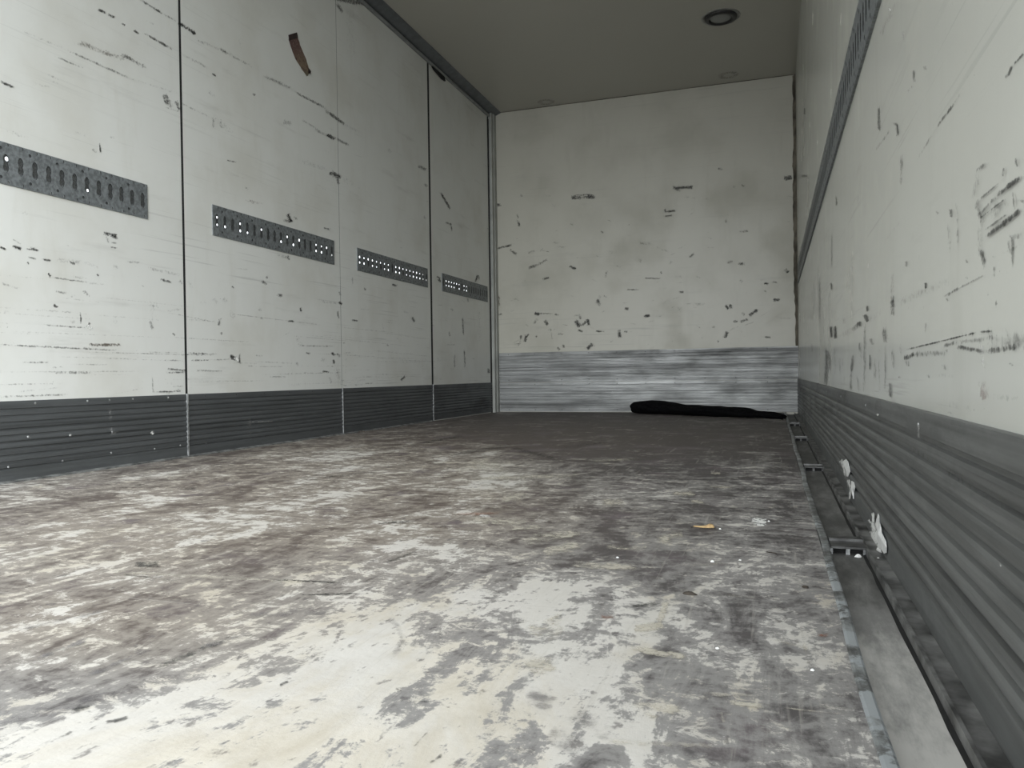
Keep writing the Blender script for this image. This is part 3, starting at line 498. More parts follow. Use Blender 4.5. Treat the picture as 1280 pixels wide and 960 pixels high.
MARKS_FLOOR=[((1.2147,0.9992,1.6044,1.0299,1.6152,1.0125,1.2334,0.9811),0.7,"p"),
((1.5235,1.0236,1.6419,1.037,1.6487,1.0254,1.5318,1.0119),0.8,"k"),
((1.6138,0.9615,1.7131,0.9983,1.7191,0.9876,1.6208,0.9513),0.8,"k"),
((1.258,0.9858,1.3898,0.976,1.3993,0.9648,1.2694,0.974),0.6,"k"),
((1.9384,0.6753,1.9575,0.679,1.96,0.6732,1.9411,0.6695),0.7,"k"),
((1.9562,0.6798,1.98,0.6728,1.982,0.6658,1.9584,0.6726),0.6,"k"),
((1.7863,0.9227,1.8565,0.8321,1.8553,0.8141,1.7864,0.9008),0.5,"g"),
((1.8582,0.8272,1.878,0.7497,1.8649,0.7586,1.8435,0.8382),0.5,"g"),
((1.9801,0.5882,1.9794,0.6234,1.9821,0.6211,1.9827,0.5862),0.6,"k"),
((2.0039,0.5683,2.0082,0.5849,2.0117,0.5809,2.0073,0.5646),0.7,"k"),
((1.7876,0.6711,1.7911,0.6825,1.7983,0.6748,1.7947,0.6636),0.8,"k"),
((1.9083,0.6975,1.9173,0.695,1.9201,0.6874,1.9112,0.6898),0.8,"k"),
((2.1027,0.9646,2.1388,0.9915,2.1483,0.9354,2.1142,0.9108),0.85,"p"),
((2.1299,0.9487,2.1228,1.083,2.1362,1.0739,2.1415,0.9421),0.8,"p"),
((2.1129,0.8879,2.1789,0.8761,2.18,0.8514,2.1159,0.862),0.9,"p"),
((2.1409,0.7376,2.1886,0.7375,2.1901,0.7124,2.144,0.7121),0.8,"p"),
((2.1449,0.7233,2.1713,0.7085,2.1708,0.6902,2.145,0.7041),0.7,"p"),
((2.2301,0.7625,2.2633,0.7643,2.2629,0.7485,2.2304,0.7465),0.9,"p"),
((2.2251,0.739,2.2355,0.6874,2.2312,0.6826,2.2205,0.7335),0.6,"p"),
((2.2764,0.7597,2.3338,0.7609,2.3332,0.7557,2.2761,0.7545),0.8,"p"),
((2.0863,1.039,2.1226,1.0656,2.1256,1.0478,2.0899,1.0219),0.7,"k"),
((2.0578,0.9822,2.0741,0.9869,2.0778,0.9684,2.0618,0.9637),0.8,"o"),
((2.3193,0.9842,2.3323,0.988,2.3312,0.971,2.3184,0.9672),0.8,"o"),
((2.1022,2.2037,2.1676,2.2022,2.17,2.1458,2.1062,2.1466),0.8,"p"),
((2.081,2.5509,2.1168,2.5081,2.1211,2.3984,2.0869,2.4371),0.8,"p"),
((2.0128,2.0821,2.0789,2.0819,2.0864,1.9948,2.0232,1.9941),0.9,"p"),
((2.0755,1.962,2.1115,1.9411,2.1161,1.8656,2.0815,1.8845),0.9,"p"),
((1.8616,1.915,1.9157,1.9281,1.94,1.7952,1.8897,1.7827),0.85,"p"),
((1.5805,1.9436,1.6267,2.0096,1.6884,1.828,1.645,1.7715),0.8,"p"),
((1.3796,2.2319,1.6918,2.3811,1.7179,2.2753,1.4189,2.1343),0.8,"p"),
((1.6215,2.7698,1.7952,2.8899,1.8145,2.7755,1.6472,2.6623),0.7,"p"),
((1.1543,2.7936,1.3821,2.5819,1.4915,2.2372,1.3058,2.389),0.7,"p"),
((1.8065,1.4325,1.8977,1.5354,1.9235,1.4396,1.8368,1.3468),0.85,"p"),
((1.8705,1.3467,1.924,1.4243,1.9473,1.3423,1.8959,1.272),0.85,"p"),
((1.9396,1.2646,2.0634,1.2683,2.0721,1.2095,1.9544,1.2044),0.8,"p"),
((1.9795,1.3878,2.0548,1.4008,2.0615,1.3555,1.9887,1.3426),0.8,"p"),
((2.0584,1.4854,2.0964,1.5804,2.1126,1.4879,2.076,1.4026),0.85,"p"),
((1.6234,1.6159,1.7647,1.5986,1.7935,1.5023,1.662,1.5152),0.8,"p"),
((1.7489,1.5266,1.8061,1.5612,1.8274,1.4919,1.7726,1.4595),0.8,"p"),
((2.2116,1.7294,2.2387,1.7363,2.2401,1.6577,2.2142,1.651),0.6,"w"),
((2.2247,1.7514,2.2597,1.7363,2.2584,1.6457,2.2252,1.6587),0.96,"w"),
((2.2374,1.6797,2.2545,1.6734,2.2541,1.6362,2.2373,1.642),0.9,"w"),
((1.568,1.6356,1.6754,1.6736,1.6902,1.6321,1.5855,1.5951),0.7,"o"),
((1.6403,1.6284,1.664,1.6344,1.6758,1.6024,1.6526,1.5965),0.7,"w"),
((1.6701,0.5027,1.6706,0.5279,1.6772,0.5236,1.6765,0.4988),0.6,"k"),
((1.6839,0.549,1.697,0.5661,1.7055,0.5589,1.6924,0.5421),0.8,"k"),
((1.63,0.5617,1.6402,0.5757,1.6545,0.5643,1.6443,0.5507),0.8,"k"),
((1.6432,1.165,1.6571,1.2656,1.6704,1.2429,1.6559,1.1455),0.6,"k"),
((0.8712,2.0841,0.9995,2.3237,1.0461,2.241,0.9188,2.015),0.5,"k"),
((0.423,1.8012,0.4424,1.8797,0.5029,1.819,0.4825,1.7447),0.5,"k"),
((0.6428,1.8027,0.6605,1.8602,0.712,1.8023,0.6938,1.7478),0.6,"k"),
((0.647,3.3494,0.6898,3.8702,0.7803,3.6559,0.7297,3.1843),0.6,"k"),
((1.0181,2.8745,1.1131,3.4292,1.19,3.2118,1.0903,2.7159),0.6,"k"),
((1.1612,3.2734,1.5148,2.8151,1.5493,2.6706,1.223,3.076),0.6,"k"),
((1.3739,3.2949,1.5203,3.6732,1.572,3.4326,1.4304,3.0961),0.5,"k"),
((1.9694,0.9391,2.0099,0.9745,2.0386,0.8831,2.0014,0.8526),0.6,"p"),
((2.006,0.8104,2.0361,0.8367,2.0555,0.7801,2.0271,0.7565),0.8,"p"),
((2.0818,0.6662,2.1169,0.6444,2.1171,0.6073,2.0839,0.6262),0.6,"g"),
((2.0349,0.7431,2.0757,0.7155,2.078,0.6742,2.0397,0.6983),0.7,"g"),
((2.087,0.7214,2.1379,0.6817,2.136,0.6416,2.0879,0.6761),0.5,"g"),
((1.4554,1.4826,1.5301,1.531,1.5444,1.5021,1.4709,1.455),0.7,"k"),
((1.4736,0.6478,1.4715,0.7282,1.4904,0.7139,1.4909,0.6362),0.8,"g"),
((1.5695,0.6246,1.5729,0.7251,1.5923,0.7089,1.587,0.6121),0.8,"g"),
((1.577,0.5263,1.589,0.5825,1.6255,0.5569,1.6118,0.5047),0.6,"g"),
((1.6118,0.5495,1.6284,0.6238,1.6518,0.6053,1.6339,0.5346),0.7,"g"),
((1.6247,0.6678,1.6404,0.7835,1.6558,0.7681,1.6387,0.6562),0.7,"k"),
((1.3574,0.7218,1.3998,0.8343,1.4181,0.8184,1.3749,0.7093),0.7,"g"),
((1.6294,0.737,1.6601,0.8204,1.6753,0.8031,1.6442,0.7226),0.6,"g"),
((1.5836,0.8666,1.705,0.9207,1.7273,0.8852,1.6103,0.8335),0.6,"g"),
((1.2231,1.051,1.2571,1.074,1.3013,1.0282,1.2684,1.0065),0.8,"k"),
((0.9004,1.0561,1.0653,1.0348,1.0801,1.0215,0.9181,1.0417),0.5,"p"),
((2.1374,1.2834,2.1942,1.3163,2.1955,1.2975,2.1395,1.2653),0.6,"p"),
((2.204,1.1246,2.2643,1.113,2.264,1.1018,2.2042,1.113),0.5,"p"),
((2.3037,1.0244,2.3073,0.8815,2.3038,0.8784,2.2997,1.0205),0.4,"p"),
((2.264,0.9548,2.3087,0.9333,2.3074,0.9218,2.2632,0.9426),0.5,"p"),
((2.205,0.7713,2.2662,0.7856,2.2661,0.7745,2.2058,0.7603),0.6,"p"),
((2.1346,0.6486,2.2286,0.6695,2.2292,0.6572,2.1369,0.6364),0.5,"p"),
((1.9676,0.8827,2.0043,0.9782,2.0112,0.9616,1.9745,0.869),0.6,"p")]
WEAR="4040404040404040404040404040404040404040404040404040404040404040404040404040404040404040404040404040404040404040404040404040404040404040404040404040404040404040404040404040404040404040404248524742404040404040404040404040404040404040404041476487978864454040404040404040404040404040404041414244485670828057444140404040404040404040404041414345484949547275745144424140404040404040404040404142444648495264817767554642414040404040404040404041414344444545475458576056464241404040404040404040414346485049464544454649545044414140404040404040414143475155565451494847464849454240404040404040404041424447505353525252515049494643403840404040404040404142434446464647474849494948454240353940404040404040414141424241414141424343444342413832374040404040404040404040403938373736363737383839362935404040404040404040404039383735343333333334353634263339404040404040404040403938373534333332313233343224303940404041414141414140393837363637373432323334312328384041414141414141414140393838394241363333333431232837414141414242424242414140394045494437343434353124273641414142424242424242414141445153453734343535312527364142424242434343434242414349565444363434343431252735424242434343434343424242465357514034323233333025273442424343434444444342424348555546363130303031292526334243434344444443434242444954504031272627282827242532434343444444434342414144494943332623232324252422243043434343434343424140414345433526201919202122222123294343434343424140393839404035271915141516171919192127434242424140393836363636332719121009111214161717192542424140393837353433323026181106040507091113141518234140403837363432312927241810040000010306081012131622403938363533312927252217100300000000000306081012152038373634323028262421161003000000000000000406081014193735343230282523201610030000000000000000020507091217353332302825232016110500000000000000000000030608121634323028252320161206000000000000000000000002050711153230282624211713080200000000000000000000000204071015312927242219151005000000000000000000000000020407101429282523201712070100000000000000000000000001040710142826242219151005000000000000000000000000000204071014282523201713080200000000000000000000000000020407101427252219161106000000000000000000000000000002050710142624211814100400000000000000000000000000000305081114252320171308030000000000000000000000000001040608111425222016120702000000000000000000000000000204070912152422191511060100000000000000000000000000030507101215242118141005000000000000000000000000000104060810131523211713090400000000000000000000000000030507091113162320171308040000000000000000000000000104060810121416221916120804000000000000000000000000030507091012151722191512080300000000000000000000000204060810111315172118151107030000000000000000000001030507091012141618211814110704000000000000000000000204060810111315161920171411070401000000000000000002040607091112141517192017141107040100000000000000010305070910121315161820201714110805020000000000000103050608101113141517182019171411080503010000000102030506080911121315161719211916141108060403020102020305060709101213141617182021191614110907050403030304050607091011131415161819202219161412090806050404050506070910111214151617181921221916141210080706060606070809101112131416171819202123191714121109080707070708091011121314151617182021222319171513111009080808090910111213141516171819202122241917151312111009090910111112131415161718192021222324"
TINT="0000000000000000000000000000000000000000000000000000000000000000000000000000000000000000000000000000000000000000000000000000000000000000000000000000000000000000000000000000000000000000000000000000000000000000000000000000000101010203040403020100000000000000000000000001010102030509142128343530190903010000000000000101020203050710152232466175837962391906010000000000030405070912152027364760748693897654311405010000000006081114182228354251607078838377654831170703010000001215192429364351596775818484807259453018090401000000192429354250586775828892939184746147332012060201000028333947546371798794989999999383705438241408040201003642495664728088959999999999999784664730170905020100434956637178869299999999999999999980583721110603010048556168758288959999999999999999999166422413060301015258647077839097999999999999999999956844261407030201556066717784919999999999999999999992654225140704020156616672788594999999999999999999998359382313070402015661667279889899999999999999999995725133201206030201566167738191999999999999999999998261432817100603020157626875849599999999999999999991705236241509050302015763707888999999999999999999987960443120130805030201586573829299999999999999999987695338271812080503020160677686969999999999999999947862473525181208060402026370798999999999999999999987725744342518131007050302657483939999999999999999948167554334262015120906040369778695999999999999999989776554443629231814110806047280899799999999999999958574645446383227221814110806748391989999999999999992837364564842363126221814110877859299999999999999978981736558524640353026211713107986939999999999999994878073676055494439342925201612818793989999999999969186807468635853484338332823191582889397999999999794898479746965605651464136312621178288929698999997959187837975706662585449443934292419828791949696969492898582787571686460565146413631262182868992939393918986848177747168656157534843383227228185878990908988868482797674716865625854494439342924808385878787868583827977757370686562585449454035292579818384848483828179777574726967646158544945403530257779808181818079787675737270686663605753494540353026757778787878777675747371706866646259565248443935302673747575757574737271706967666462605754514743393430267172727272727170696867666564626058565349464238343026686969706969686767666564636160585654514844413733292566676767666665656463626160595756545249464339363228256464646463636262616059595856555352494744413834312724616161616160605958585756555453514947454239363330262359595958585757565655545353515049474543403835322925225656565655555454535252515049484645434138363330272422545454535352525151504948484745444241393634322926232152525151505049494848474645444342403937353230282522205049494848474746464545444342414038373533312926242119474747464645454444434242414039383635333129272523201845454444444342424141403939383736343331292826242219174343424241414040393938373736353432313028262422201917414140403939383837373635353433323129282625232119181639393938383737363535343433323130292826252322201817153837373636353534343333323130292927262524222119181614363535353434333332313130302928272625242221201817151434343333323231313030292928272626252322212019171614133332323131303029292828272726252423222120191816151412313130302929282827272626252424232221201918171514131230292928282727272626252424232222212019181716151312112928282727262625252424232322212020191817161514131211"

# ------------------------------------------------------------------ node helper
class NT:
    def __init__(s, name):
        s.m = bpy.data.materials.new(name); s.m.use_nodes = True; s.t = s.m.node_tree
        s.b = s.t.nodes['Principled BSDF']; s.out = s.t.nodes['Material Output']
        s.geo = s.t.nodes.new('ShaderNodeNewGeometry').outputs['Position']
    def put(s, inp, v):
        if hasattr(v, 'is_output') or isinstance(v, bpy.types.NodeSocket): s.t.links.new(v, inp)
        elif isinstance(v, (tuple, list)) and inp.type == 'RGBA': inp.default_value = tuple(v)+(1,) if len(v) == 3 else v
        else: inp.default_value = v
    def mul(s, v, sc):
        n = s.t.nodes.new('ShaderNodeVectorMath'); n.operation = 'MULTIPLY'; s.put(n.inputs[0], v); n.inputs[1].default_value = sc; return n.outputs[0]
    def noise(s, sc, stretch=(1,1,1), detail=6, rough=.55, off=(0,0,0), dist=0):
        v = s.mul(s.geo, stretch)
        a = s.t.nodes.new('ShaderNodeVectorMath'); a.operation = 'ADD'; s.put(a.inputs[0], v); a.inputs[1].default_value = off
        n = s.t.nodes.new('ShaderNodeTexNoise'); s.put(n.inputs['Vector'], a.outputs[0]); n.inputs['Scale'].default_value = sc
        n.inputs['Detail'].default_value = detail; n.inputs['Roughness'].default_value = rough; n.inputs['Distortion'].default_value = dist
        return n.outputs['Fac']
    def math(s, op, a, b=0.0, c=None, clamp=False):
        n = s.t.nodes.new('ShaderNodeMath'); n.operation = op; n.use_clamp = clamp; s.put(n.inputs[0], a); s.put(n.inputs[1], b)
        if c is not None: s.put(n.inputs[2], c)
        return n.outputs[0]
    def ramp(s, v, a, b, lo=0.0, hi=1.0):
        n = s.t.nodes.new('ShaderNodeMapRange'); n.interpolation_type = 'SMOOTHSTEP'; s.put(n.inputs[0], v)
        s.put(n.inputs[1], a); s.put(n.inputs[2], b); n.inputs[3].default_value = lo; n.inputs[4].default_value = hi; return n.outputs[0]
    def mix(s, f, a, b):
        n = s.t.nodes.new('ShaderNodeMix'); n.data_type = 'RGBA'; s.put(n.inputs[0], f); s.put(n.inputs[6], a); s.put(n.inputs[7], b); return n.outputs[2]
    def attr(s, name):
        n = s.t.nodes.new('ShaderNodeAttribute'); n.attribute_name = name; return n
    def xyz(s):
        n = s.t.nodes.new('ShaderNodeSeparateXYZ'); s.put(n.inputs[0], s.geo); return n.outputs
    def bump(s, h, strength=.2, dist=.002):
        n = s.t.nodes.new('ShaderNodeBump'); s.put(n.inputs['Height'], h); n.inputs['Strength'].default_value = strength
        n.inputs['Distance'].default_value = dist; s.put(s.b.inputs['Normal'], n.outputs[0])
    def set(s, **k):
        for a, v in k.items(): s.put(s.b.inputs[a.replace('_', ' ')], v)
        return s.m

def plain(name, col, rough=.5, metal=0.0, var=.25, sc=30):
    n = NT(name); f = n.noise(sc)
    c = n.mix(n.ramp(f, .3, .7), tuple(x*(1-var) for x in col), tuple(min(1, x*(1+var)) for x in col))
    return n.set(Base_Color=c, Roughness=rough, Metallic=metal)

def wall_mat(name, axis, base, dirt, rough=.3, streaks=1.0, cloud=1.0):
    n = NT(name)
    st = (1, .12, 1) if axis == 'y' else (.12, 1, 1)
    g1 = n.ramp(n.noise(2.2, detail=5), .42, .75)                      # broad grime clouds
    g2 = n.ramp(n.noise(14, st, 6, .6), .58, .78)                       # smeary patches along the wall
    s1 = n.ramp(n.noise(60, (st[0]*.25, st[1]*.25, 1.6), 3, .5),        .60, .70)  # thin level scratches
    msk = n.ramp(n.noise(3.1, st, 3, .5, (4, 7, 2)), .45, .58)
    sp = n.ramp(n.noise(85, detail=3, off=(3, 1, 9)), .70, .76)         # specks
    spm = n.ramp(n.noise(4, detail=3, off=(11, 3, 9)), .48, .62)
    z = n.xyz()[2]
    low = n.ramp(z, 1.3, .25, .25, 1)
    c = n.mix(n.math('MULTIPLY', g1, .5*cloud), base, dirt)
    c = n.mix(n.math('MULTIPLY', n.ramp(n.noise(9, (1, 1, .22), 6, .65, (6, 2, 1)), .52, .75), .22*cloud), c, dirt)
    c = n.mix(n.math('MULTIPLY', g2, .30*cloud), c, (.34, .33, .30))
    c = n.mix(n.math('MULTIPLY', n.math('MULTIPLY', s1, msk), n.math('MULTIPLY', low, .40*streaks)), c, (.22, .22, .21))
    c = n.mix(n.math('MULTIPLY', n.math('MULTIPLY', sp, spm), n.math('MULTIPLY', low, .7)), c, (.12, .12, .11))
    n.bump(n.noise(420, detail=1), .05, .0006)
    return n.set(Base_Color=c, Roughness=n.ramp(g1, 0, 1, rough, rough+.12*cloud*cloud), Specular_IOR_Level=.5)

def metal_mat(name, base, rough, axis, metal=.85, streak=.5, grime=(.02, .02, .02), dirt=.7):
    n = NT(name)
    st = (1, .04, 1) if axis == 'y' else (.04, 1, 1)
    f = n.noise(60, st, 6, .65); blot = n.noise(7, (1, .35, 1) if axis == 'y' else (.35, 1, 1), 6, .65, (2, 5, 8))
    band = n.noise(34, (st[0]*.2, st[1]*.2, 1.2), 3, .5, (9, 1, 3))
    c = n.mix(n.math('MULTIPLY', n.ramp(f, .4, .65), streak), base, tuple(x*.55 for x in base))
    c = n.mix(n.math('MULTIPLY', n.ramp(band, .52, .66), .6*streak), c, grime)
    c = n.mix(n.math('MULTIPLY', n.ramp(blot, .5, .75), dirt), c, grime)
    n.bump(f, .12, .001)
    return n.set(Base_Color=c, Roughness=n.ramp(blot, .35, .75, rough, rough+.25), Metallic=n.ramp(blot, .5, .8, metal, metal*.5))

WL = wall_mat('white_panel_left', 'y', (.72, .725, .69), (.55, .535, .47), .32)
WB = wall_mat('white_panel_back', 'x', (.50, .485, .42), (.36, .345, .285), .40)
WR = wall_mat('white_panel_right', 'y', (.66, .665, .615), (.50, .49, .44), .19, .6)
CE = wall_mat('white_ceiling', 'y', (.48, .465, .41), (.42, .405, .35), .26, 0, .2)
ALD = metal_mat('dull_aluminium_side', (.125, .132, .135), .45, 'y', .5, .45, dirt=.4)
ALR = metal_mat('dull_aluminium_right', (.21, .215, .21), .42, 'y', .5, .55, (.04, .04, .04), .5)
ALB = metal_mat('bright_aluminium_back', (.335, .34, .335), .45, 'x', .6, .8, (.03, .03, .03), .3)
STRIP = plain('worn_aluminium', (.42, .43, .43), .42, .6, .45, 60)
GAL = plain('galvanised_steel', (.185, .20, .205), .5, .3, .3, 90)
GALD = plain('galvanised_backing', (.12, .125, .125), .4, .5, .3, 200)
HDR = plain('grey_header_paint', (.12, .13, .14), .45, .2, .15, 20)
HDR2 = plain('pale_header_lip', (.26, .27, .27), .45, .3, .2, 20)
RUB = plain('black_rubber', (.008, .008, .008), .7, 0, .2, 40)
SEAL = plain('brown_sealant', (.13, .115, .09), .7, 0, .6, 12)
POST = plain('pale_post', (.34, .345, .32), .45, 0, .12, 8)
BLK = plain('black_fabric', (.004, .004, .0045), .95, 0, .5, 60); BLK.node_tree.nodes['Principled BSDF'].inputs['Specular IOR Level'].default_value = .08
HOLE = plain('dark_hole', (.01, .01, .01), .8)

# scuffs, chips, rings and a painted glint: islands lying on the surface, ragged see-through edges
def mark_mat(name, col, sc=130, k=.92):
    n = NT(name)
    uv = n.t.nodes.new('ShaderNodeUVMap').outputs[0]; s = n.t.nodes.new('ShaderNodeSeparateXYZ'); n.put(s.inputs[0], uv)
    u, v = s.outputs[0], s.outputs[1]
    e = n.math('SUBTRACT', 1, n.math('POWER', n.math('ABSOLUTE', n.math('MULTIPLY_ADD', v, 2, -1)), 2))
    ue = n.math('SUBTRACT', 1, n.math('POWER', n.math('ABSOLUTE', n.math('MULTIPLY_ADD', u, 2, -1)), 6))
    st = n.attr('strength').outputs['Fac']
    nz = n.noise(sc, detail=5, rough=.7)
    big = n.noise(sc*.3, detail=2, off=(5, 5, 5))
    x = n.math('MULTIPLY', n.math('MULTIPLY', e, ue), st)
    x = n.math('ADD', x, n.math('MULTIPLY_ADD', nz, 3.0, -1.75))
    x = n.math('ADD', x, n.math('MULTIPLY_ADD', big, 1.4, -.75))
    a = n.math('MULTIPLY', n.ramp(x, -.12, .8), n.math('MULTIPLY', n.math('POWER', st, 1.15), k), clamp=True)
    return n.set(Base_Color=col, Roughness=.6, Alpha=a)
MK = {'k': mark_mat('black_scuff_and_ring', (.035, .035, .033)), 'b': mark_mat('brown_scuff', (.10, .075, .05)), 'r': mark_mat('reddish_scuff', (.22, .10, .09), k=.7),
      'w': mark_mat('white_chip_and_glint', (.85, .85, .82), k=1.2), 'o': mark_mat('rust_spot', (.33, .13, .07), k=.8), 'g': mark_mat('grey_smear', (.16, .15, .155), 45, .75),
      'p': mark_mat('pale_bare_wood', (.60, .56, .47), 60, .85)}

# ------------------------------------------------------------------ mesh builders
def link(name, bm, mats, parent=None, label=None, cat=None, group=None, kind=None, smooth=False, origin=None):
    me = bpy.data.meshes.new(name)
    if origin is not None: bmesh.ops.translate(bm, verts=bm.verts, vec=-Vector(origin))
    bm.to_mesh(me); bm.free()
    for m in (mats if isinstance(mats, (list, tuple)) else [mats]): me.materials.append(m)
    if smooth:
        for p in me.polygons: p.use_smooth = True
    o = bpy.data.objects.new(name, me); COL.objects.link(o)
    if parent: o.parent = parent
    if origin is not None: o.location = Vector(origin)
    props(o, label, cat, group, kind); return o
def props(o, label=None, cat=None, group=None, kind=None):
    if label: o['label'] = label
    if cat: o['category'] = cat
    if group: o['group'] = group
    if kind: o['kind'] = kind
def empty(name, loc, label, cat, group=None, kind=None):
    o = bpy.data.objects.new(name, None); COL.objects.link(o); o.location = loc; o.empty_display_size = .05
    props(o, label, cat, group, kind); return o
def box(bm, a, b, mi=0):
    v = [bm.verts.new((x, y, z)) for x in (a[0], b[0]) for y in (a[1], b[1]) for z in (a[2], b[2])]
    fs = [(0,1,3,2), (4,6,7,5), (0,4,5,1), (2,3,7,6), (0,2,6,4), (1,5,7,3)]
    out = []
    for f in fs:
        q = bm.faces.new([v[i] for i in f]); q.material_index = mi; out.append(q)
    return out
def bevel_all(bm, w, seg=2):
    bmesh.ops.bevel(bm, geom=[e for e in bm.edges], offset=w, segments=seg, profile=.5, affect='EDGES')
def lay(bm, marks, place, mats, first, kinds=None):
    """islands of scuff and other marks on a surface; mats grows by the mark materials used"""
    uvl = bm.loops.layers.uv.verify(); sl = bm.verts.layers.float.get('strength') or bm.verts.layers.float.new('strength')
    for i, (q, s, t) in enumerate(marks):
        if MK[t] not in mats: mats.append(MK[t])
        mi = mats.index(MK[t])
        off = .0006 + .00004*(i % 40)
        P = [(q[0], q[1]), (q[2], q[3]), (q[4], q[5]), (q[6], q[7])]
        vs = [bm.verts.new(place(a, b, off)) for a, b in P]
        for v in vs: v[sl] = s
        f = bm.faces.new(vs); f.material_index = mi
        for lp, uv in zip(f.loops, [(0, 0), (1, 0), (1, 1), (0, 1)]): lp[uvl].uv = uv

# ------------------------------------------------------------------ ground outside
bm = bmesh.new(); box(bm, (-25, -30, -1.25), (28, 30, -1.15))
link('ground', bm, plain('asphalt_yard', (.20, .20, .19), .8, 0, .2, 3), kind='structure')

# ------------------------------------------------------------------ floor
XF = 2.352                                                             # plywood ends at the edging of the channel
bm = bmesh.new()
nx, ny = 95, 258
wl = bm.verts.layers.float.new('wear'); tl = bm.verts.layers.float.new('tint')
def samp(s, x, y):
    fx = min(max(x/.1, 0), 24.999); fy = min(max((y-.1)/.1, 0), 62.999); i, j = int(fx), int(fy); a, b = fx-i, fy-j
    g = lambda i, j: int(s[(j*26+i)*2:(j*26+i)*2+2])/100
    return (g(i,j)*(1-a)+g(i+1,j)*a)*(1-b)+(g(i,j+1)*(1-a)+g(i+1,j+1)*a)*b
gv = []
for j in range(ny+1):
    y = Y0 + (D-Y0)*j/ny; row = []
    for i in range(nx+1):
        x = XF*i/nx; v = bm.verts.new((x, y, 0)); v[wl] = samp(WEAR, x, y); v[tl] = samp(TINT, x, y); row.append(v)
    gv.append(row)
for j in range(ny):
    for i in range(nx): bm.faces.new((gv[j][i], gv[j][i+1], gv[j+1][i+1], gv[j+1][i]))
sk = [(0, Y0), (XF, Y0), (XF, D), (0, D)]
box(bm, (0, Y0, -.03), (XF, D, -.002))
n = NT('worn_phenolic_plywood')
wear = n.attr('wear').outputs['Fac']; tint = n.attr('tint').outputs['Fac']
big = n.noise(2.3, (1.3, .8, 1), 8, .66, (1.3, 4.2, 0), .6)
med = n.noise(7.5, (1, .55, 1), 8, .68, (7, 1, 0), 1.4)
fine = n.noise(42, (.8, 1, 1), 6, .75, (2, 9, 0))
streak = n.math('ADD', n.math('MULTIPLY', n.noise(16, (.4, 1, 1), 8, .72, (12, 3, 0), .8), n.ramp(n.xyz()[1], .8, 1.7)), n.math('MULTIPLY', n.noise(17, (1, .35, 1), 8, .72, (2, 13, 0), 1.2), n.ramp(n.xyz()[1], 1.7, .8)))
scr = n.noise(55, (1.5, .06, 1), 4, .6, (5, 2, 0))
scr2 = n.noise(45, (.07, 1.3, 1), 4, .6, (8, 2, 0))
w = n.math('ADD', wear, n.math('MULTIPLY_ADD', big, 1.3, -.65))
w = n.math('ADD', w, n.math('MULTIPLY_ADD', med, 1.5, -.75))
w = n.math('ADD', w, n.math('MULTIPLY_ADD', streak, 1.3, -.65))
w = n.math('ADD', w, n.math('MULTIPLY_ADD', fine, 1.1, -.55))
flake = n.math('MULTIPLY', n.ramp(n.noise(26, (.7, 1, 1), 9, .8, (31, 7, 0), .5), .545, .59), n.ramp(w, .20, .44))
pale = n.math('MAXIMUM', n.ramp(w, .52, .66), n.math('MULTIPLY', flake, .8))
half = n.ramp(w, .10, .50)
dark = n.mix(tint, (.092, .085, .084), (.112, .090, .077))
dark = n.mix(n.ramp(n.noise(5, detail=4, off=(3, 3, 3)), .5, .75), dark, (.16, .135, .14))
mid = n.mix(tint, (.262, .253, .243), (.262, .232, .196))
wood = n.mix(n.ramp(med, .35, .7), (.64, .60, .52), (.50, .455, .37))
wood = n.mix(n.math('MULTIPLY', n.ramp(big, .42, .58), .6), wood, (.62, .61, .59))
c = n.mix(half, dark, mid); c = n.mix(n.math('MULTIPLY', pale, .86), c, wood)
c = n.mix(n.math('MULTIPLY', n.ramp(scr, .60, .70), .35), c, (.42, .40, .36))
c = n.mix(n.math('MULTIPLY', n.ramp(scr2, .62, .72), .30), c, (.42, .40, .36))
c = n.mix(n.math('MULTIPLY', n.ramp(n.noise(48, (1, .6, 1), 4, .6, (1, 14, 0)), .60, .70), .65), c, (.10, .09, .09))
c = n.mix(n.math('MULTIPLY', n.ramp(n.noise(120, detail=2, off=(6, 6, 0)), .74, .78), .6), c, (.7, .69, .64))
n.bump(n.math('ADD', w, n.math('MULTIPLY', fine, .6)), .35, .0015)
FLM = n.set(Base_Color=c, Roughness=n.ramp(pale, 0, 1, .58, .75), Specular_IOR_Level=.25)
mats = [FLM]
lay(bm, MARKS_FLOOR, lambda a, b, o: (a, b, o), mats, 1)
link('floor', bm, mats, kind='structure')

# channel beside the right wall
bm = bmesh.new()
box(bm, (XF, Y0, -.05), (W+.03, D, -.016))

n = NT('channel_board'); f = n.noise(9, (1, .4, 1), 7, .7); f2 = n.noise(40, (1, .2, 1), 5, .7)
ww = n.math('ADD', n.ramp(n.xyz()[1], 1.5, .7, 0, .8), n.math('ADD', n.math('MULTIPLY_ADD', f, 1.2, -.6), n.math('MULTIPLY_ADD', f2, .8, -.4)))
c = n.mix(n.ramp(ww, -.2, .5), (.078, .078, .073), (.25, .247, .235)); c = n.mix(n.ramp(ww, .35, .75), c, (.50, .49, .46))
n.bump(f2, .3, .001)
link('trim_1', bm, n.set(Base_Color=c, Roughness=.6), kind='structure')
bm = bmesh.new()                                                       # worn edging strip, slightly wavy along its length
N = 120; prof = [(0, -.016), (0, .0012), (.003, .0022), (.011, .0022), (.0135, .0008), (.0135, -.016)]
rings = []
for k in range(N+1):
    y = .30 + (D-.30)*k/N; dx = .0015*math.sin(y*5.1) + .001*math.sin(y*13) + .004*max(0, (y-2)/4)
    rings.append([bm.verts.new((XF-.001+a+dx, y, b + (.0003*math.sin(y*11) if 0 < i < 4 else 0))) for i, (a, b) in enumerate(prof)])
for k in range(N):
    for i in range(5): bm.faces.new((rings[k][i], rings[k][i+1], rings[k+1][i+1], rings[k+1][i]))
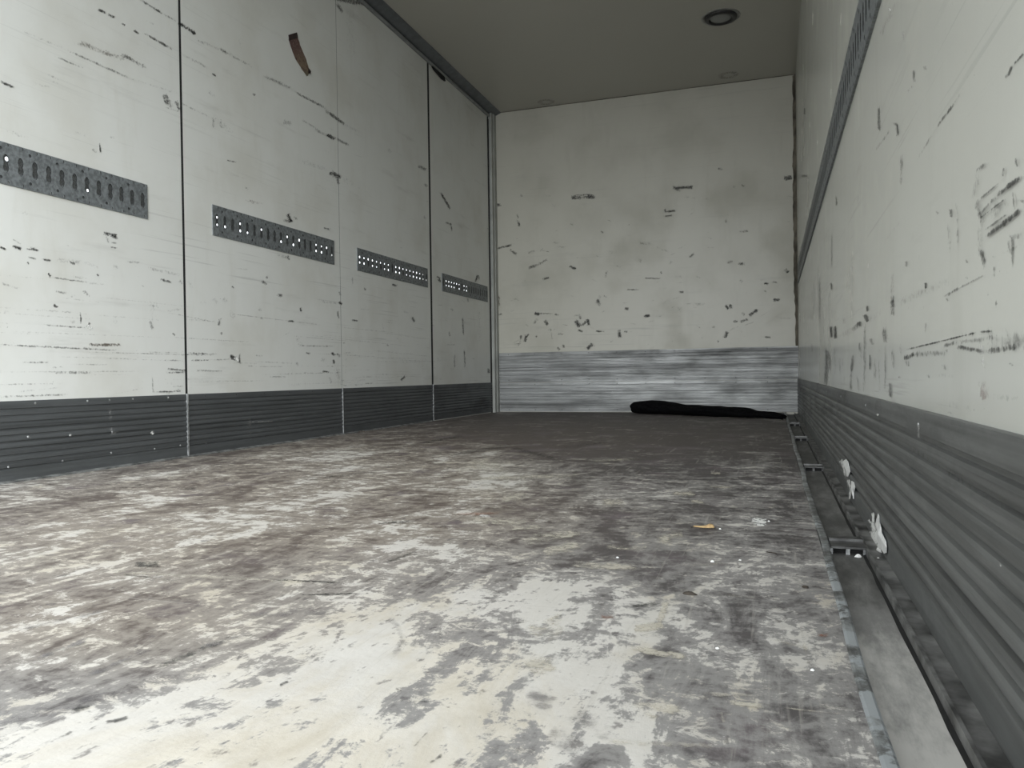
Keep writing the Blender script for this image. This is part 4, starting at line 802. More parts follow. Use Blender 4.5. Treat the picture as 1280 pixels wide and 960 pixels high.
bm.faces.new(rings[0]); bm.faces.new(rings[-1][::-1])
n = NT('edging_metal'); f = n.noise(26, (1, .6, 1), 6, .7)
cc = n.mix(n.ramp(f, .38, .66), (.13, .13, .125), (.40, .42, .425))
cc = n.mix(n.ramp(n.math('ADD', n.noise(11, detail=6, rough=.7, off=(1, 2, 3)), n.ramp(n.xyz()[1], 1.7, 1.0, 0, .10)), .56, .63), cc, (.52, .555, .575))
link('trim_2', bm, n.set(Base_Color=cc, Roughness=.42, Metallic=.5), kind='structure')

bm = bmesh.new(); box(bm, (2.4265, Y0, -.016), (2.4305, D, -.001)); box(bm, (2.4305, Y0, -.016), (W+.03, D, -.008))
link('trim_12', bm, plain('worn_ledge', (.16, .16, .155), .45, .3, .75, 16), kind='structure')
bm = bmesh.new(); gr = []
for k in range(90):
    y = Y0 + (D-Y0)*k/89; w_ = .0035 + .002*random.random(); gr.append([bm.verts.new(p) for p in ((2.4263-w_, y, -.0158), (2.4263-w_*.5, y, -.0148), (2.4264, y, -.0140))])
for a, c_ in zip(gr, gr[1:]):
    for i in range(2): bm.faces.new((a[i], a[i+1], c_[i+1], c_[i]))
link('trim_13', bm, RUB, kind='structure')
# cross bars of the channel
BAR = plain('dark_steel_bar', (.10, .10, .098), .42, .5, .4, 50)
def crossbar(y, label, deep=.07):
    o = empty('channel_crossbar', (2.398, y, -.016), label, 'crossbar')
    xa, xb = XF+.0165-2.398, 2.4265-2.398
    bm = bmesh.new(); box(bm, (xa, -deep*.15, .013), (xb, deep, .0165)); box(bm, (xa, deep-.004, 0), (xb, deep, .013)); box(bm, (xa, deep*.45, .0165), (xb, deep*.62, .021))
    link('top_plate', bm, BAR, o)
    bm = bmesh.new(); box(bm, (xa, 0, 0), (xa+.004, deep-.005, .0129)); box(bm, (-.004, 0, 0), (.003, deep-.005, .0129)); box(bm, (xb-.004, 0, 0), (xb, deep-.005, .0129))
    link('web', bm, STRIP if y < 2 else BAR, o)
    bm = bmesh.new(); box(bm, (xa+.0045, .012, .0004), (-.0045, deep-.006, .0125)); box(bm, (.0035, .012, .0004), (xb-.0045, deep-.006, .0125))
    link('dark_pocket', bm, RUB, o, 'black opening under the bar')
    return o
crossbar(1.50, 'nearest steel crossbar in the floor channel, with two black openings and white crumbs', .085)
crossbar(2.72, 'second steel crossbar from the camera in the floor channel by the right wall', .07)
crossbar(3.90, 'third steel crossbar from the camera in the floor channel by the right wall', .07)
crossbar(4.95, 'farthest steel crossbar in the floor channel, near the end of the black roll', .07)

# ------------------------------------------------------------------ left wall: hinged side panels
SE = [2.566, 3.770, 4.980, 6.185]                                      # joints
RZ0, RZ1 = .935, 1.066
RAILS = [(1.215, 2.372), (2.737, 3.706), (3.955, 4.917), (5.163, 6.110)]
bm = bmesh.new(); T = .03
edges = [Y0] + SE; gaps = [.0065, .0016, .015, .02]
for k in range(4):
    a = edges[k] + (gaps[k-1] if k else 0); b = edges[k+1] - gaps[k]; ra, rb = RAILS[k]
    ra += .012; rb -= .012
    box(bm, (-T, a, 0), (0, b, RZ0+.012)); box(bm, (-T, a, RZ1-.012), (0, b, H))
    box(bm, (-T, a, RZ0+.012), (0, ra, RZ1-.012)); box(bm, (-T, rb, RZ0+.012), (0, b, RZ1-.012))
bmesh.ops.remove_doubles(bm, verts=bm.verts, dist=1e-5)
mats = [WL, HOLE]
for k, s in enumerate(SE[:3]): box(bm, (-T-.01, s-.04, -.03), (-.0003, s+.04, H), 1)
box(bm, (-T-.01, 6.14, -.03), (-.0015, 6.20, H), 1)
random.seed(11)
extra = []
for i in range(110):                                                   # small random nicks, denser low down and along the panel joints
    y = random.uniform(1.7, 6.1) if i % 3 else random.choice(SE)+random.gauss(0, .03)
    z = .27 + random.random()**1.6*1.5; l = random.uniform(.006, .05); h = random.uniform(.002, .006); t = random.gauss(0, .12)
    if RZ0-.02 < z < RZ1+.02: continue
    extra.append(((y-l, z-t*l-h, y+l, z+t*l-h, y+l, z+t*l+h, y-l, z-t*l+h), random.uniform(.25, .6), 'k'))
for i in range(46):                                                    # long faint level scratches low on the panels
    y = random.uniform(1.6, 4.8); z = random.uniform(.27, .62); l = random.uniform(.08, .4); h = random.uniform(.0015, .003); t = random.gauss(0, .01)
    extra.append(((y-l, z-t*l-h, y+l, z+t*l-h, y+l, z+t*l+h, y-l, z-t*l+h), random.uniform(.3, .6), 'k'))
lay(bm, MARKS_LEFT + extra, lambda a, b, o: (o, a, b), mats, 1)
link('wall_left', bm, mats, kind='structure')
bm = bmesh.new(); box(bm, (-T, 6.194, 0), (.028, D, H)); box(bm, (.028, 6.24, 0), (.034, D, H))
lay(bm, [((.006, 1.62, .027, 1.62, .027, 1.70, .006, 1.70), .4, 'k')], lambda a, b, o: (a, 6.1935-o, b), (mm := [POST]), 1)
link('trim_3', bm, mm, kind='structure')
bm = bmesh.new(); box(bm, (-.0012, 6.166, 0), (.004, 6.1935, H-.08))
link('trim_4', bm, RUB, kind='structure')

# ribbed scuff plates at the foot of the walls
def ribbed(name, p0, along, length, z0, z1, n, depth, nrm, mat, holes, marks=None, place=None, flat=(.012, .012), duty=.55, kindn=None):
    """profile of n ribs between z0 and z1, extruded; nrm = inward normal"""
    bm = bmesh.new(); a = Vector(along); nn = Vector(nrm)
    pr = [(z0, 0), (z0, depth), (z0+flat[0], depth)]
    zz0, zz1 = z0+flat[0], z1-flat[1]; p = (zz1-zz0)/n
    for i in range(n):
        z = zz0+p*i
        pr += [(z+p*.12, depth), (z+p*.22, depth*.35), (z+p*(1-duty)*.95, depth*.35), (z+p*(1-duty+.1), depth*1.25), (z+p*.92, depth*1.25)]
    pr += [(z1-.001, depth), (z1, depth*.6), (z1, 0)]
    L = [bm.verts.new(Vector(p0)+nn*d+Vector((0, 0, z))) for z, d in pr]; Rr = [bm.verts.new(Vector(p0)+a*length+nn*d+Vector((0, 0, z))) for z, d in pr]
    for i in range(len(pr)-1): bm.faces.new((L[i], Rr[i], Rr[i+1], L[i+1]))
    bm.faces.new(L); bm.faces.new(Rr[::-1])
    bmesh.ops.recalc_face_normals(bm, faces=bm.faces)
    mats = [mat]
    if marks: lay(bm, marks, place, mats, 1)
    o = link(name, bm, mats, kind='structure')
    return o
def rivets(parent, pts, axis, sgn, r=.0038, mat=None):
    base = None
    for p in pts:
        if base is None:
            bm = bmesh.new(); bmesh.ops.create_uvsphere(bm, u_segments=10, v_segments=6, radius=r)
            bmesh.ops.scale(bm, vec=(.5, 1, 1) if axis == 0 else (1, .5, 1), verts=bm.verts)
            base = link('rivet', bm, mat or STRIP, parent, smooth=True); base.location = p
        else:
            c = base.copy(); COL.objects.link(c); c.parent = parent; c.location = p
dl = edges[:]
for k in range(4):
    a = edges[k] + (.004 if k else 0); b = edges[k+1] - .004
    mk = [m for m in MARKS_LEFT_BASE if a < m[0][0] < b]
    o = ribbed('baseboard_left', (0, a, 0), (0, 1, 0), b-a, .006, .256, 10, .004, (1, 0, 0), ALD, None, mk or None, lambda u, v, o_: (.0056+o_, u, v), (.03, .014))
    if k == 0:
        rivets(o, [(.0045, y, z) for y, z in [(1.878,.246),(2.079,.246),(2.174,.246),(2.281,.246),(2.46,.246),(2.005,.132),(2.368,.113),(2.183,.130),(1.975,.048),(1.78,.05),(2.383,.05),(2.177,.055),(2.52,.051),(1.850,.139)]], 0, 1)
    else:
        rivets(o, [(.0045, a+.1+j*.2, z) for j in range(6) for z in (.247, .045) if a+.1+j*.2 < b-.03], 0, 1, .0035, BAR)
for k, (s, wd_) in enumerate(zip(SE[:3], (.004, .0025, .003))):
    bm = bmesh.new(); box(bm, (0, s-wd_-.001, .002), (.0075, s+wd_-.001, .258))
    link('trim_%d' % (5+k), bm, STRIP, kind='structure')
bm = bmesh.new()                                                       # pale lip along the left floor edge
box(bm, (0, Y0, 0), (.016, 4.9, .0045)); box(bm, (0, Y0, .0045), (.0055, 4.9, .007))
link('trim_8', bm, plain('scuffed_lip', (.22, .225, .22), .5, .4, .5, 22), kind='structure')
# back: two boards of fine-ribbed bright aluminium
bm_rv = [(x, D-.006, z) for z in (.494, .272, .236, .02) for x in [.12+.235*i for i in range(10)]]
o = ribbed('baseboard_back', (.035, D, 0), (1, 0, 0), W-.035, .004, .251, 9, .0045, (0, -1, 0), ALB, None, flat=(.018, .012), duty=.5)
rivets(o, [p for p in bm_rv if p[2] < .25], 1, -1, .004, BAR)
o = ribbed('baseboard_back', (.035, D, 0), (1, 0, 0), W-.035, .2535, .508, 9, .0045, (0, -1, 0), ALB, None, flat=(.012, .018), duty=.5)
rivets(o, [p for p in bm_rv if p[2] > .25], 1, -1, .004, BAR)
# right
o = ribbed('baseboard_right', (W, Y0, 0), (0, 1, 0), D-Y0-.006, -.010, .2614, 9, .0068, (-1, 0, 0), ALR, None, MARKS_RIGHT_BASE, lambda u, v, o_: (W-.0088-o_, u, v), (.040, .020), .5)
rivets(o, [(W-.0085, 1.12+j*.6, .243) for j in range(8)], 0, -1, .0028)

# ------------------------------------------------------------------ back and right wall, ceiling
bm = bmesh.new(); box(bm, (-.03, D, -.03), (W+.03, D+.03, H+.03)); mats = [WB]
random.seed(5); extra = []
for i in range(90):
    x = random.uniform(.08, 2.4); z = .52+random.random()**1.5*1.1; l = random.uniform(.004, .035); h = random.uniform(.003, .007); t = random.gauss(0, .5)
    extra.append(((x-l, z-t*l-h, x+l, z+t*l-h, x+l, z+t*l+h, x-l, z-t*l+h), random.uniform(.25, .62), 'k'))
lay(bm, MARKS_BACK+extra, lambda a, b, o: (a, D-o, b), mats, 1)
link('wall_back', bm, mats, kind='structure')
bm = bmesh.new(); box(bm, (W, Y0, -.03), (W+.03, D, H+.03)); mats = [WR]
extra = []
for i in range(30):
    y = random.uniform(2.2, 6.0); z = .28+random.random()**1.4*.7; h = random.uniform(.01, .05); l = random.uniform(.003, .008)
    extra.append(((y-l, z-h, y+l, z-h, y+l, z+h, y-l, z+h), random.uniform(.3, .6), 'k'))
lay(bm, MARKS_RIGHT+extra, lambda a, b, o: (W-o, a, b), mats, 1)
link('wall_right', bm, mats, kind='structure')
bm = bmesh.new(); box(bm, (-.03, Y0, H), (W, D, H+.03)); mats = [CE]
def ring(cx, cy, r, w):
    q = []
    for k in range(16):
        a, b = 2*math.pi*k/16, 2*math.pi*(k+1)/16
        q.append(((cx+(r-w)*math.cos(a), cy+(r-w)*math.sin(a), cx+(r-w)*math.cos(b), cy+(r-w)*math.sin(b), cx+(r+w)*math.cos(b), cy+(r+w)*math.sin(b), cx+(r+w)*math.cos(a), cy+(r+w)*math.sin(a)), .62, 'k'))
    return q
lay(bm, ring(.517, 6.19, .05, .03)+ring(1.977, 6.13, .055, .03), lambda a, b, o: (a, b, H-o), mats, 1)  # two faint dark rings on the ceiling near the back wall
link('ceiling', bm, mats, kind='structure')
# sealant in the back right corner and thin line round the ceiling
bm = bmesh.new()
N = 60; random.seed(3); prev = None
for k in range(N+1):
    z = .51+(H-.52)*k/N; w_ = .016+.008*random.random()+(.006 if .9 < z < 2 else 0)
    cur = [bm.verts.new((W-w_, D-.0005, z)), bm.verts.new((W-w_*.45, D-w_*.45-.001, z)), bm.verts.new((W-.0005, D-w_-.01, z))]
    if prev:
        for i in range(2): bm.faces.new((prev[i], prev[i+1], cur[i+1], cur[i]))
    prev = cur
link('trim_9', bm, SEAL, kind='structure', smooth=True)
bm = bmesh.new(); box(bm, (.05, D-.004, H-.004), (W, D, H)); 
link('trim_10', bm, SEAL, kind='structure')

# header rail above the side panels
def hz(y): return 2.516
def hx(y): return .080
bm = bmesh.new(); ys = [Y0+(D-Y0)*k/24 for k in range(25)]; secs = []
for y in ys:
    zb, x1 = max(hz(y), 2.36), min(hx(y), .20)
    secs.append([bm.verts.new(p) for p in [(0, y, H), (0, y, zb), (.014, y, zb), (.018, y, zb+.006), (.018, y, zb+.016), (.008, y, zb+.018), (.008, y, zb+.027), (x1-.004, y, H-.006), (x1, y, H-.002), (x1, y, H)]])
mi = [0, 1, 1, 1, 2, 2, 0, 0, 0]
for a, b in zip(secs, secs[1:]):
    for i in range(9):
        f = bm.faces.new((a[i], a[i+1], b[i+1], b[i])); f.material_index = mi[i]
bm.faces.new(secs[0]); bm.faces.new(secs[-1][::-1]); bmesh.ops.recalc_face_normals(bm, faces=bm.faces)
link('trim_11', bm, [HDR, HDR2, RUB], kind='structure')
bm = bmesh.new()
vs = [(5.03, 2.513), (5.06, 2.500), (5.20, 2.482), (5.26, 2.486), (5.24, 2.513)]
a = [bm.verts.new((.0015, y, z)) for y, z in vs]; b = [bm.verts.new((.016, y, z)) for y, z in vs]
bm.faces.new(a[::-1]); bm.faces.new(b)
for i in range(5): bm.faces.new((a[i], a[(i+1) % 5], b[(i+1) % 5], b[i]))
bevel_all(bm, .002)
link('panel_latch', bm, RUB, None, 'small black latch under the grey header rail at the third panel joint', 'latch', origin=(.0015, 5.17, 2.49))

# ------------------------------------------------------------------ perforated lashing rails
PITCH = .0499
def slot_r(th, hw, hh, wav):
    """outline of a slot: upright keyhole with two lobes"""
    c, s = math.cos(th), math.sin(th)
    return s*hh, c*hw*(1-wav*math.exp(-(s/.28)**2))
def hole_cell(bm, u0, u1, w0, w1, hole, P, d, mi_in=1):
    """rectangle (u along, w up) with one hole; hole = list of (u, w); returns faces, walls go back d"""
    n = len(hole); cu, cw = sum(h[0] for h in hole)/n, sum(h[1] for h in hole)/n
    def onrect(du, dw):
        t = 1e9
        if du > 1e-9: t = min(t, (u1-cu)/du)
        if du < -1e-9: t = min(t, (u0-cu)/du)
        if dw > 1e-9: t = min(t, (w1-cw)/dw)
        if dw < -1e-9: t = min(t, (w0-cw)/dw)
        return cu+du*t, cw+dw*t
    outer = [onrect(h[0]-cu, h[1]-cw) for h in hole]
    vo = [bm.verts.new(P(a, b, 0)) for a, b in outer]; vi = [bm.verts.new(P(a, b, 0)) for a, b in hole]; vb = [bm.verts.new(P(a, b, d)) for a, b in hole]
    for i in range(n):
        j = (i+1) % n
        bm.faces.new((vo[i], vo[j], vi[j], vi[i]))
        f = bm.faces.new((vi[i], vi[j], vb[j], vb[i])); f.material_index = mi_in
        # corner fill where the outline turns round a corner of the rectangle
        (a0, b0), (a1, b1) = outer[i], outer[j]
        if abs(a0-a1) > 1e-6 and abs(b0-b1) > 1e-6:
            ca = u1 if max(abs(a0-u1), 0) < 1e-6 or abs(a1-u1) < 1e-6 else u0
            cb = w1 if abs(b0-w1) < 1e-6 or abs(b1-w1) < 1e-6 else w0
            bm.faces.new((vo[i], bm.verts.new(P(ca, cb, 0)), vo[j]))
def make_rail(name, length, label, P3, origin, through=None, group=None, wav=.45, seed=1):
    """P3(u, w, depth) -> world point; rail front at depth 0, depth grows into the wall"""
    rnd = random.Random(seed); h = RZ1-RZ0
    root = empty(name, origin, label, 'lashing rail', group); O = Vector(origin)
    P = lambda a, b, c: Vector(P3(a, b, c))-O
    bm = bmesh.new(); n = int(round(length/PITCH)); p = length/n; dpt = .0022
    for i in range(n):
        u0, u1 = i*p, (i+1)*p; uc = (u0+u1)/2
        hole = []
        for k in range(28):
            th = 2*math.pi*k/28; dw, du = slot_r(th, .0115, .029, wav); hole.append((uc+du, h/2+dw))
        hole_cell(bm, u0, u1, .033, h-.033, hole, P, dpt)
        for (a, b, sg) in ((0, .033, 1), (h-.033, h, -1)):
            um = u0+.5*p if False else u0
            if i % 2:
                cc_ = (u0+.008, (a+b)/2+sg*.004)
                hole_cell(bm, u0, u0+.016, a, b, [(cc_[0]+.005*math.cos(2*math.pi*k/12), cc_[1]+.005*math.sin(2*math.pi*k/12)) for k in range(12)], P, dpt)
            else:
                bm.faces.new([bm.verts.new(P(*q, 0)) for q in ((u0, a), (u0+.016, a), (u0+.016, b), (u0, b))])
            e = a+.007 if sg == 1 else b-.007
            hole_cell(bm, u0+.016, u1, a, b, [(u0+.033+.0022*math.cos(2*math.pi*k/8), e+.0045*math.sin(2*math.pi*k/8)) for k in range(8)], P, dpt)
    # folded edges
    for (w0, w1) in ((0, 0), (h, h)):
        bm.faces.new([bm.verts.new(P(*q)) for q in ((0, w0, 0), (length, w0, 0), (length, w0, .009), (0, w0, .009))])
    for u in (0, length):
        bm.faces.new([bm.verts.new(P(*q)) for q in ((u, 0, 0), (u, h, 0), (u, h, .009), (u, 0, .009))])
    bmesh.ops.remove_doubles(bm, verts=bm.verts, dist=2e-5)
    bmesh.ops.recalc_face_normals(bm, faces=bm.faces)
    link('perforated_face', bm, [GAL, HOLE], root)
    # backing plate; round openings let daylight through on some slots
    bm = bmesh.new(); d2 = .0034
    for i in range(n):
        u0, u1 = i*p, (i+1)*p; uc = (u0+u1)/2
        for (a, b, wc) in ((.012, h/2, h/2-.016), (h/2, h-.012, h/2+.016)):
            pr_ = through(i, n) if through else 0
            if rnd.random() < pr_:
                r = rnd.uniform(.0050, .0075); us = uc+.0055
                hole_cell(bm, u0, u1, a, b, [(us+r*.9*math.cos(2*math.pi*k/10), wc+r*math.sin(2*math.pi*k/10)) for k in range(10)], lambda x, y, z: P(x, y, d2+z), .0006, 0)
            else: bm.faces.new([bm.verts.new(P(x, y, d2)) for x, y in ((u0, a), (u1, a), (u1, b), (u0, b))])
    bmesh.ops.remove_doubles(bm, verts=bm.verts, dist=2e-5)
    link('backing_plate', bm, [GALD], root)
    # spring tongue standing in every slot
    bm = bmesh.new()
    for i in range(n):
        uc = (i+.5)*p
        for s in (-1, 0, 1):
            vs = [bm.verts.new(P(uc+a, h/2+s*.016+b, c)) for a, b, c in ((.012, -.006, .003), (.012, .006, .003), (.0088, .003, .0015), (.0088, -.003, .0015))]
            bm.faces.new(vs)
        if i < n-1:
            ws = (-.022, -.010, -.006, .006, .010, .022)
            for wa, wb in zip(ws, ws[1:]): bm.faces.new([bm.verts.new(P(a, h/2+b, .003)) for a, b in ((uc+.012, wa), (uc+p-.012, wa), (uc+p-.012, wb), (uc+.012, wb))])
            bm.faces.new([bm.verts.new(P(a, h/2+b, c)) for a, b, c in ((uc+p-.012, -.022, .003), (uc+p-.012, -.030, .003), (uc+p+.012, -.030, .003), (uc+p+.012, -.022, .003))])
    bmesh.ops.remove_doubles(bm, verts=bm.verts, dist=1e-5)
    link('catch_strip', bm, [GAL], root)
    return root
labels = ['nearest grey perforated lashing rail on the left wall, cut off by the left picture edge',
          'second grey perforated lashing rail on the left wall, on the panel with the torn sticker',
          'third grey perforated lashing rail on the left wall, with two rows of bright daylight dots',
          'farthest and smallest grey lashing rail on the left wall, beside the back corner post']
thr = [lambda i, n: .12, lambda i, n: .5, lambda i, n: .85, lambda i, n: .75 if i < n*.5 else 0]
for k in range(4):
    a, b = RAILS[k]
    make_rail('lashing_rail', b-a, labels[k], (lambda u, w, d, a=a: (.0045-d, a+u, RZ0+w)), (0, a, RZ0), thr[k], 'lashing rails on the left wall', seed=k+3)
# clips at the end of the nearest rail
# right wall rail: one long run
ra = .0
rl = 6.05
RR = make_rail('lashing_rail', rl-.25, 'long continuous grey lashing rail running the length of the right wall', (lambda u, w, d: (W-.006+d, .25+u, .962+w*1.07)), (W, .25, .962), None, None, .25, 9)
bm = bmesh.new(); box(bm, (W-.0055, .25, .9605), (W-.0001, rl, .9618)); box(bm, (W-.0055, .25, 1.1025), (W-.0001, rl, 1.104))
bmesh.ops.translate(bm, verts=bm.verts, vec=(-W, -.25, -.962))
link('side_flange', bm, GAL, RR)

# ------------------------------------------------------------------ torn sticker
pts = [(3.317,2.026),(3.388,2.069),(3.398,2.045),(3.424,2.009),(3.465,1.967),(3.493,1.922),(3.508,1.916),(3.474,1.879),(3.433,1.897),(3.375,1.929),(3.342,1.967),(3.318,2.003)]
root = empty('torn_sticker', (0, 3.41, 1.96), 'torn curved strip of reddish brown printed tape high on the left wall', 'sticker')
left = [pts[0], pts[11], pts[10], pts[9], pts[8], pts[7]]; right = [pts[1], pts[2], pts[3], pts[4], pts[5], pts[6]]
bm = bmesh.new(); NN = 20; rows = []
def lerp(L_, t):
    t *= len(L_)-1; i = min(int(t), len(L_)-2); f = t-i; return (L_[i][0]*(1-f)+L_[i+1][0]*f, L_[i][1]*(1-f)+L_[i+1][1]*f)
vl = bm.verts.layers.float.new('along')
random.seed(2)
for k in range(NN+1):
    t = k/NN; A, B_ = lerp(left, t), lerp(right, t); row = []
    for j in range(5):
        s = j/4; y = A[0]*(1-s)+B_[0]*s + (random.gauss(0, .0012) if j in (0, 4) else 0); z = A[1]*(1-s)+B_[1]*s
        v = bm.verts.new((.0012+.002*abs(s-.5)*(.3+.7*abs(math.sin(7*t))), y-3.41, z-1.96)); v[vl] = t; row.append(v)
    rows.append(row)
for k in range(NN):
    for j in range(4): bm.faces.new((rows[k][j], rows[k][j+1], rows[k+1][j+1], rows[k+1][j]))
ext = bmesh.ops.extrude_face_region(bm, geom=list(bm.faces)); bmesh.ops.translate(bm, verts=[g for g in ext['geom'] if isinstance(g, bmesh.types.BMVert)], vec=(.0008, 0, 0))
bmesh.ops.recalc_face_normals(bm, faces=bm.faces)
n = NT('sticker_print'); al = n.attr('along').outputs['Fac']; nz = n.noise(70, detail=5)
t_ = n.math('ADD', al, n.math('MULTIPLY_ADD', nz, .08, -.04))
c = n.mix(n.ramp(t_, .35, .70), (.12, .068, .060), (.19, .140, .095))
c = n.mix(n.ramp(nz, .5, .66), c, (.075, .04, .04))
c = n.mix(n.ramp(n.noise(160, detail=2, off=(2, 2, 2)), .62, .7), c, (.36, .30, .24))
c = n.mix(n.ramp(t_, .8, .95), c, (.15, .13, .09))
link('print', bm, n.set(Base_Color=c, Roughness=.5), root)
DKP = plain('dark_print', (.03, .018, .018), .5, 0, .5, 80)
for q, th in (([(3.315, 2.027), (3.388, 2.070), (3.397, 2.046), (3.320, 2.001)], .0042), ([(3.490, 1.925), (3.508, 1.918), (3.503, 1.903), (3.487, 1.899), (3.483, 1.908)], .005)):
    bm = bmesh.new(); a = [bm.verts.new((.0022, y-3.41, z-1.96)) for y, z in q]; b = [bm.verts.new((th, y-3.41, z-1.96)) for y, z in q]
    bm.faces.new(a[::-1]); bm.faces.new(b)
    for i in range(len(q)): bm.faces.new((a[i], a[(i+1) % len(q)], b[(i+1) % len(q)], b[i]))
    link('dark_band', bm, DKP, root, 'dark brown end of the tape')

# ------------------------------------------------------------------ ceiling lamp
lx, ly = 1.982, 5.12
root = empty('ceiling_lamp', (lx, ly, H), 'round flush ceiling lamp with dark rim and grey lens, switched off', 'lamp')
def lathe(bm, prof, seg=48):
    rr = []
    for r, z in prof: rr.append([bm.verts.new((r*math.cos(2*math.pi*k/seg), r*math.sin(2*math.pi*k/seg), z)) for k in range(seg)])
    for a, b in zip(rr, rr[1:]):
        for k in range(seg): bm.faces.new((a[k], a[(k+1) % seg], b[(k+1) % seg], b[k]))
    return rr
bm = bmesh.new(); lathe(bm, [(.100, 0), (.100, -.006), (.096, -.012), (.088, -.016), (.078, -.016), (.070, -.011), (.069, -.004), (.069, 0)]); bmesh.ops.recalc_face_normals(bm, faces=bm.faces)
link('rim', bm, plain('dark_rim', (.035, .035, .035), .4, .3), root, smooth=True)
bm = bmesh.new(); rr = lathe(bm, [(.0688, -.004), (.066, -.009), (.05, -.012), (.03, -.0135), (.012, -.014)]); bm.faces.new(rr[-1]); bmesh.ops.recalc_face_normals(bm, faces=bm.faces)
n = NT('grey_lens'); n.bump(n.noise(60), .4, .002)
link('lens', bm, n.set(Base_Color=(.30, .31, .30), Roughness=.25, Transmission_Weight=.2), root, smooth=True)
bm = bmesh.new(); lathe(bm, [(.122, 0), (.121, -.0016), (.101, -.0022), (.101, 0)]); bmesh.ops.recalc_face_normals(bm, faces=bm.faces)
link('gasket', bm, plain('pale_gasket', (.30, .30, .28), .5), root, smooth=True)

# ------------------------------------------------------------------ black rolled sheet by the back wall
bm = bmesh.new(); A = Vector((1.262, 6.12, 0)); B_ = Vector((2.335, 5.42, 0)); ax = (B_-A).normalized(); sd = Vector((-ax.y, ax.x, 0)); random.seed(4)
NS, SEG = 70, 28; hts = [(0, .096), (.06, .104), (.2, .102), (.28, .088), (.36, .075), (.5, .077), (.65, .074), (.78, .068), (.84, .048), (.94, .044), (1, .028)]
def hgt(t):
    for (a, b), (c_, d_) in zip(hts, hts[1:]):
        if t <= c_: return b+(d_-b)*(t-a)/(c_-a)
    return hts[-1][1]
rings = []
for k in range(NS+1):
    t = k/NS; h = hgt(t); wv = h*.85+.02; ctr = A+ax*(B_-A).length*t + sd*.012*math.sin(t*9)
    ring_ = []
    for j in range(SEG):
        th = 2*math.pi*j/SEG; r = 1+.10*(abs(math.sin(2*th+t*5))-.5)+.07*math.sin(3*th+t*11)+.05*math.sin(7*th-t*23)+.04*math.sin(40*t+2*th)
        y_ = math.cos(th)*wv*r; z_ = h/2+math.sin(th)*h/2*min(r, 1.06)
        z_ = max(z_, .0015); f = 1
        ring_.append(bm.verts.new(ctr+sd*y_*f+Vector((0, 0, z_))))
    rings.append(ring_)
for a, b in zip(rings, rings[1:]):
    for j in range(SEG): bm.faces.new((a[j], a[(j+1) % SEG], b[(j+1) % SEG], b[j]))
bmesh.ops.inset_region(bm, faces=[bm.faces.new(rings[0])], thickness=.008, depth=-.012)
bmesh.ops.inset_region(bm, faces=[bm.faces.new(rings[-1][::-1])], thickness=.003, depth=-.004)
bmesh.ops.recalc_face_normals(bm, faces=bm.faces)
o = link('rolled_sheet', bm, BLK, None, 'black rolled up sheet lying on the floor across the back right corner', 'roll', origin=(1.8, 5.77, 0), smooth=True)
sub = o.modifiers.new('s', 'SUBSURF'); sub.levels = 1; sub.render_levels = 1
bm = bmesh.new()                                                        # loose flap and strap end near the corner
path = [Vector((2.10, 5.50, .004)), Vector((2.20, 5.47, .010)), Vector((2.30, 5.40, .006)), Vector((2.336, 5.33, .004))]
prev = None
for k in range(13):
    t = k/12*3; i = min(int(t), 2); p = path[i].lerp(path[i+1], t-i); w_ = .022
    cur = [bm.verts.new(p+Vector((0, -w_, 0))), bm.verts.new(p+Vector((0, -w_*.3, .004*math.sin(k)))), bm.verts.new(p+Vector((0, w_, .002)))]
    if prev:
        for j in range(2): bm.faces.new((prev[j], prev[j+1], cur[j+1], cur[j]))
    prev = cur
bmesh.ops.translate(bm, verts=bm.verts, vec=(-1.8, -5.77, 0))
e = link('loose_flap', bm, BLK, o); e.modifiers.new('t', 'SOLIDIFY').thickness = .0015

# ------------------------------------------------------------------ litter on the floor
def chunk(name, outline, h, mat, label, cat, loc, rot=0, group=None, peak=None, seed=1, curl=0):
    """irregular lump: outline polygon, domed top, ragged"""
    rnd = random.Random(seed); bm = bmesh.new(); n = len(outline)
    lo = [bm.verts.new((x, y, .0005)) for x, y in outline]
    mid = [bm.verts.new((x*.96, y*.96, h*(.35+.35*rnd.random())+curl*x*x)) for x, y in outline]
    tp = [bm.verts.new((x*.5, y*.5, h*(.7+.3*rnd.random())+curl*x*x*.25)) for x, y in outline]
    for a, b in ((lo, mid), (mid, tp)):
        for i in range(n): bm.faces.new((a[i], a[(i+1) % n], b[(i+1) % n], b[i]))
    bm.faces.new(lo[::-1]); c = bm.verts.new((0, 0, h))
    for i in range(n): bm.faces.new((tp[i], tp[(i+1) % n], c))
    bmesh.ops.recalc_face_normals(bm, faces=bm.faces)
    o = link(name, bm, mat, None, label, cat, group); o.location = loc; o.rotation_euler = (0, 0, rot); return o
WOODM = plain('split_wood', (.42, .29, .14), .6, 0, .3, 60); DKB = plain('dark_brown_crumb', (.045, .036, .028), .7, 0, .4, 80)
WCH = plain('white_crumb', (.82, .82, .80), .6, 0, .08, 80)
